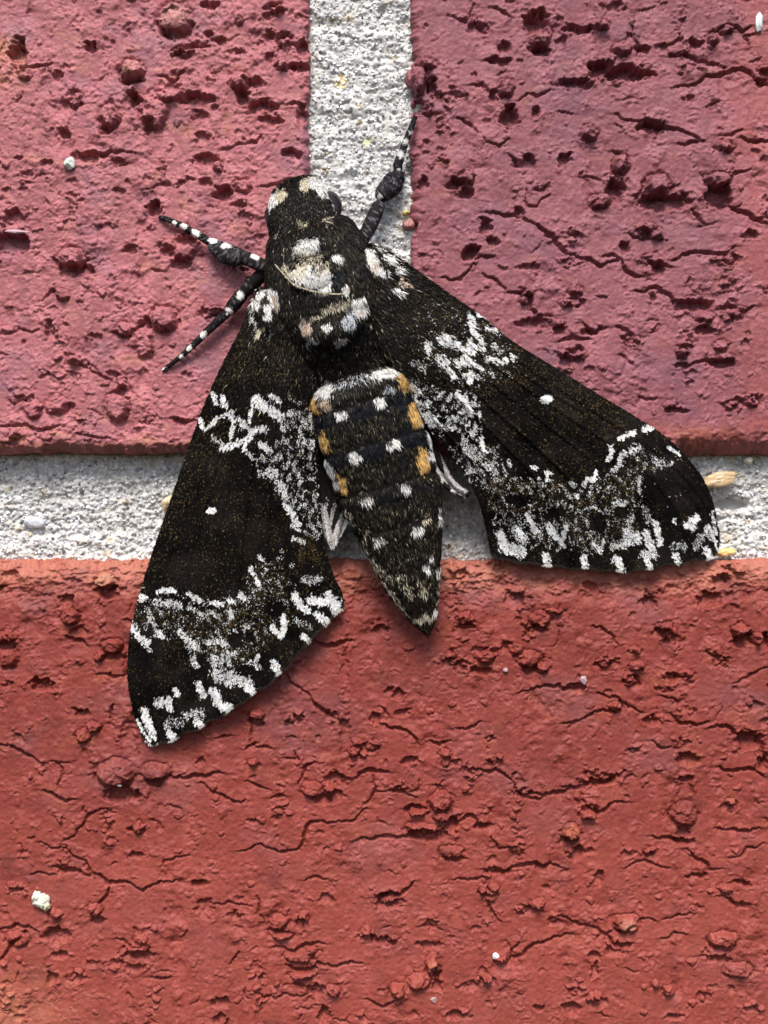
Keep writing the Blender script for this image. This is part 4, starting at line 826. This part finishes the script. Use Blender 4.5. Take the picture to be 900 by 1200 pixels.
body_part('abdomen', [(414,432,30,48,22),(418,446,53,50,33),(427,485,59,50,36),(440,523,62,48,35),(452,560,61,45,32),(463,598,56,42,29),(474,640,45,38,24),(483,680,34,34,19),(493,714,21,29,13),(498,729,13,27,9),(501,742,3,26,3)],
          AX, 150, 90, segf, .26, 42000, 7.5, .10, .62, None, .2)
body_part('thorax', [(356,254,20,44,22),(360,264,42,48,34),(366,284,56,52,44),(372,308,64,54,52),(380,338,68,55,56),(388,370,66,54,54),(396,398,60,51,46),(404,424,54,47,36),(411,444,46,43,26),(414,452,14,42,12)],
          AX, 110, 90, None, .15, 50000, 7.5, .13, .62, None, .25)
body_part('head', [(346,207,6,44,6),(347,212,22,44,18),(348,222,31,44,26),(350,240,37,44,31),(354,256,41,46,33),(360,272,38,46,30),(365,282,14,46,14)],
          AX, 60, 70, None, .12, 15000, 5.0, .2, .65, None, .3)
# crest tufts standing behind the thorax
for (u, v, rx, ry, rz, hc) in ((366,320,27,20,9,108),(390,382,36,20,12,98),(438,315,15,30,14,70),(312,366,13,30,13,70),(360,289,16,10,6,106)):
    x, y, z = sphere_grid(18, 28); ro = -.27; U_ = u+x*rx*math.cos(ro)-y*ry*math.sin(ro); V_ = v+x*rx*math.sin(ro)+y*ry*math.cos(ro); H_ = hc+z*rz
    u2, v2 = unproj(U_, V_, H_); c, hit = body_colors(U_.ravel(), V_.ravel(), np.random.default_rng(1), .0)
    nm = 'tegula' if rx < 16 and ry > 20 else 'crest'
    o = mesh(nm, world(u2, v2, H_), gridfaces(18, 28, True), M_skin, moth, c*.5)
    n = int(rx*ry*8); th = np.arccos(rg.uniform(-.1,1,n)); ps = rg.uniform(0,2*math.pi,n); x, y, z = np.sin(th)*np.cos(ps), np.sin(th)*np.sin(ps), np.cos(th)
    U_ = u+x*rx*math.cos(ro)-y*ry*math.sin(ro); V_ = v+x*rx*math.sin(ro)+y*ry*math.cos(ro); H_ = hc+z*rz; u2, v2 = unproj(U_, V_, H_)
    N = np.stack([x/rx, y/ry, z/rz],-1); N /= np.linalg.norm(N,axis=-1,keepdims=True); N = np.stack([N[:,0]*math.cos(ro)-N[:,1]*math.sin(ro), N[:,0]*math.sin(ro)+N[:,1]*math.cos(ro), N[:,2]],-1)
    d = np.tile((.27,.96,0.),(n,1)); d = d-N*(d*N).sum(-1,keepdims=True)
    c, hit = body_colors(U_+.5, V_+2, rg, .2); hairs('fur', np.stack([u2,v2,H_],-1), N, d, 5.5, .75, c, rg, o, .15, .25)

# --- eyes, palps
def ball(name, u, v, h, r, m, parent, col, sx=1, sy=1, sz=1):
    x, y, z = sphere_grid(20, 28); U_, V_, H_ = u+x*r*sx, v+y*r*sy, h+z*r*sz; u2, v2 = unproj(U_, V_, H_)
    return mesh(name, world(u2, v2, H_), gridfaces(20, 28, True), m, parent, np.ones(x.shape+(3,))*np.array(col))
ball('eye', 384, 243, 38, 17.5, M_eye, moth, (.01,.01,.01), 1, 1.15, 1); ball('eye', 322, 253, 42, 13, M_eye, moth, (.01,.01,.01), .95, 1.2, 1)

# --- legs
def tube(name, P, cf, parent, na=14, seed=0, lobes=.0):
    P = np.array(P, float); l = np.concatenate([[0], np.cumsum(np.hypot(*np.diff(P[:,:2],axis=0).T))]); n = int(l[-1]/1.4)+3; k = np.linspace(0,l[-1],n)
    u, v, h, r = (np.interp(k, l, P[:,i]) for i in range(4)); tp = np.minimum(1, np.minimum(k+1.2, l[-1]-k+1.2)/ (r*.8)); r = r*np.sqrt(np.clip(tp,.15,1))*(1+lobes*np.sin(k*.35))
    du, dv = np.gradient(u), np.gradient(v); q = np.hypot(du,dv)+1e-9; pu, pv = -dv/q, du/q; a = np.linspace(0,2*math.pi,na,endpoint=False)[None]
    rr = r[:,None]*(1+.06*noise(k[:,None]/4+seed, a*2, seed+4)); U_ = u[:,None]+pu[:,None]*rr*np.cos(a); V_ = v[:,None]+pv[:,None]*rr*np.cos(a); H_ = h[:,None]+rr*np.sin(a)*.9
    u2, v2 = unproj(U_, V_, H_); c = cf(U_.ravel(), V_.ravel(), np.random.default_rng(seed))
    o = mesh(name, world(u2,v2,H_), gridfaces(n, na, True), M_skin, parent, c)
    nh = int((r.mean()*l[-1])*3.4); i = rg.integers(0,n-1,nh); j = rg.integers(0,na//2+1,nh); X = np.stack([u2,v2,H_],-1); p = X[i,j]; N = p-np.stack([*unproj(u,v,h),h],-1)[i]; N /= np.linalg.norm(N,axis=-1,keepdims=True)+1e-9
    d = np.stack([du[i],dv[i],0*du[i]],-1); c = cf(U_[i,j], V_[i,j], rg); hairs('leg_scales', p, N, d, 3.4, .9, c, rg, o, .06, .3)
    return o
def bands(B, base=(.010,.008,.008), sp=.08):
    def f(u, v, rg):
        n = len(u); c = np.array(base)*(.6+1.0*rg.random((n,1))); g = rg.random(n) < sp; c = np.where(g[:,None], np.array((.10,.095,.10)), c)
        for (a,b,r) in B: m = np.hypot(u-a,v-b) < r*(.85+.3*rg.random(n)); c = np.where(m[:,None], np.array((.74,.70,.66))*(.85+.2*rg.random((n,1))), c)
        return c
    return f
B1 = bands([(204,261,2.6),(215,265,4.2),(229,273,5),(250,283,4.5),(247,281,3),(266,286,4),(300,300,5)]); B1t = bands([(250,281,4.5),(267,285,4.5),(262,288,3)], (.013,.011,.012), .25)
l1 = tube('leg', [(276,299,20,9),(292,304,26,8),(312,314,40,8)], bands([(299,300,4.5)], (.010,.009,.009), .12), moth, seed=1); l1['label'] = 'left front leg with a thick scaly shin'
tube('tibia', [(246,281,14,5),(252,289,15,9),(264,297,17,12),(276,301,19,11),(288,304,22,9)], B1t, l1, 18, 2, .0)
tube('tarsus', [(186,254,3,2.2),(196,257,7,3),(205,261,9,3.4),(216,266,10,3.8),(230,274,12,4.3),(248,285,14,4.6)], B1, l1, 14, 3)
B2 = bands([(191,432,2),(212,418,2.6),(222,408,3.2),(238,393,4.3),(269,365,4.5),(281,346,5),(303,328,5)])
l2 = tube('leg', [(282,347,17,6.5),(296,332,22,8),(312,318,34,8)], bands([(282,346,4.5)]), moth, seed=4); l2['label'] = 'left middle leg with banded foot'
tube('tibia', [(266,368,12,6),(274,357,14,8),(286,342,18,7.5)], bands([(268,366,5),(282,346,5)]), l2, 14, 5)
tube('tarsus', [(190,435,3,1.8),(212,418,6,3),(224,407,8,3.6),(238,393,10,4.3),(256,376,11,5),(268,365,12,5.5)], B2, l2, 14, 6)
l3 = tube('leg', [(446,235,8,7),(440,250,14,8.5),(431,270,26,8),(420,288,40,8)], bands([], (.010,.008,.009), .12), moth, seed=7); l3['label'] = 'right front leg reaching up over the mortar'
tube('tibia', [(442,234,6,7),(450,226,6,11),(459,217,5,13),(466,205,4,9),(460,202,3,5)], bands([(445,231,3)], (.014,.012,.014), .22), l3, 18, 8, .0)
tube('tarsus', [(468,202,5,4),(466,193,6,5.5),(470,182,7,4.2),(475,167,7,3.8),(481,152,7,3.2),(487,136,6,2.4)], bands([(470,182,4.5),(475,167,3.6),(481,157,2.5),(467,200,3)], (.014,.012,.014), .12), l3, 14, 9)

# --- a stray pale thread of fur lying across the thorax
pts = resample([(322,310),(333,322),(344,333),(362,340),(382,344),(404,344),(409,338)], 50); hh2 = np.full(50, 121.0)
tube('loose_bristle', [(a, b, 120, .55) for a, b in pts], lambda u, v, r: np.tile((.5,.44,.30),(len(u),1)), moth, 6, 11)
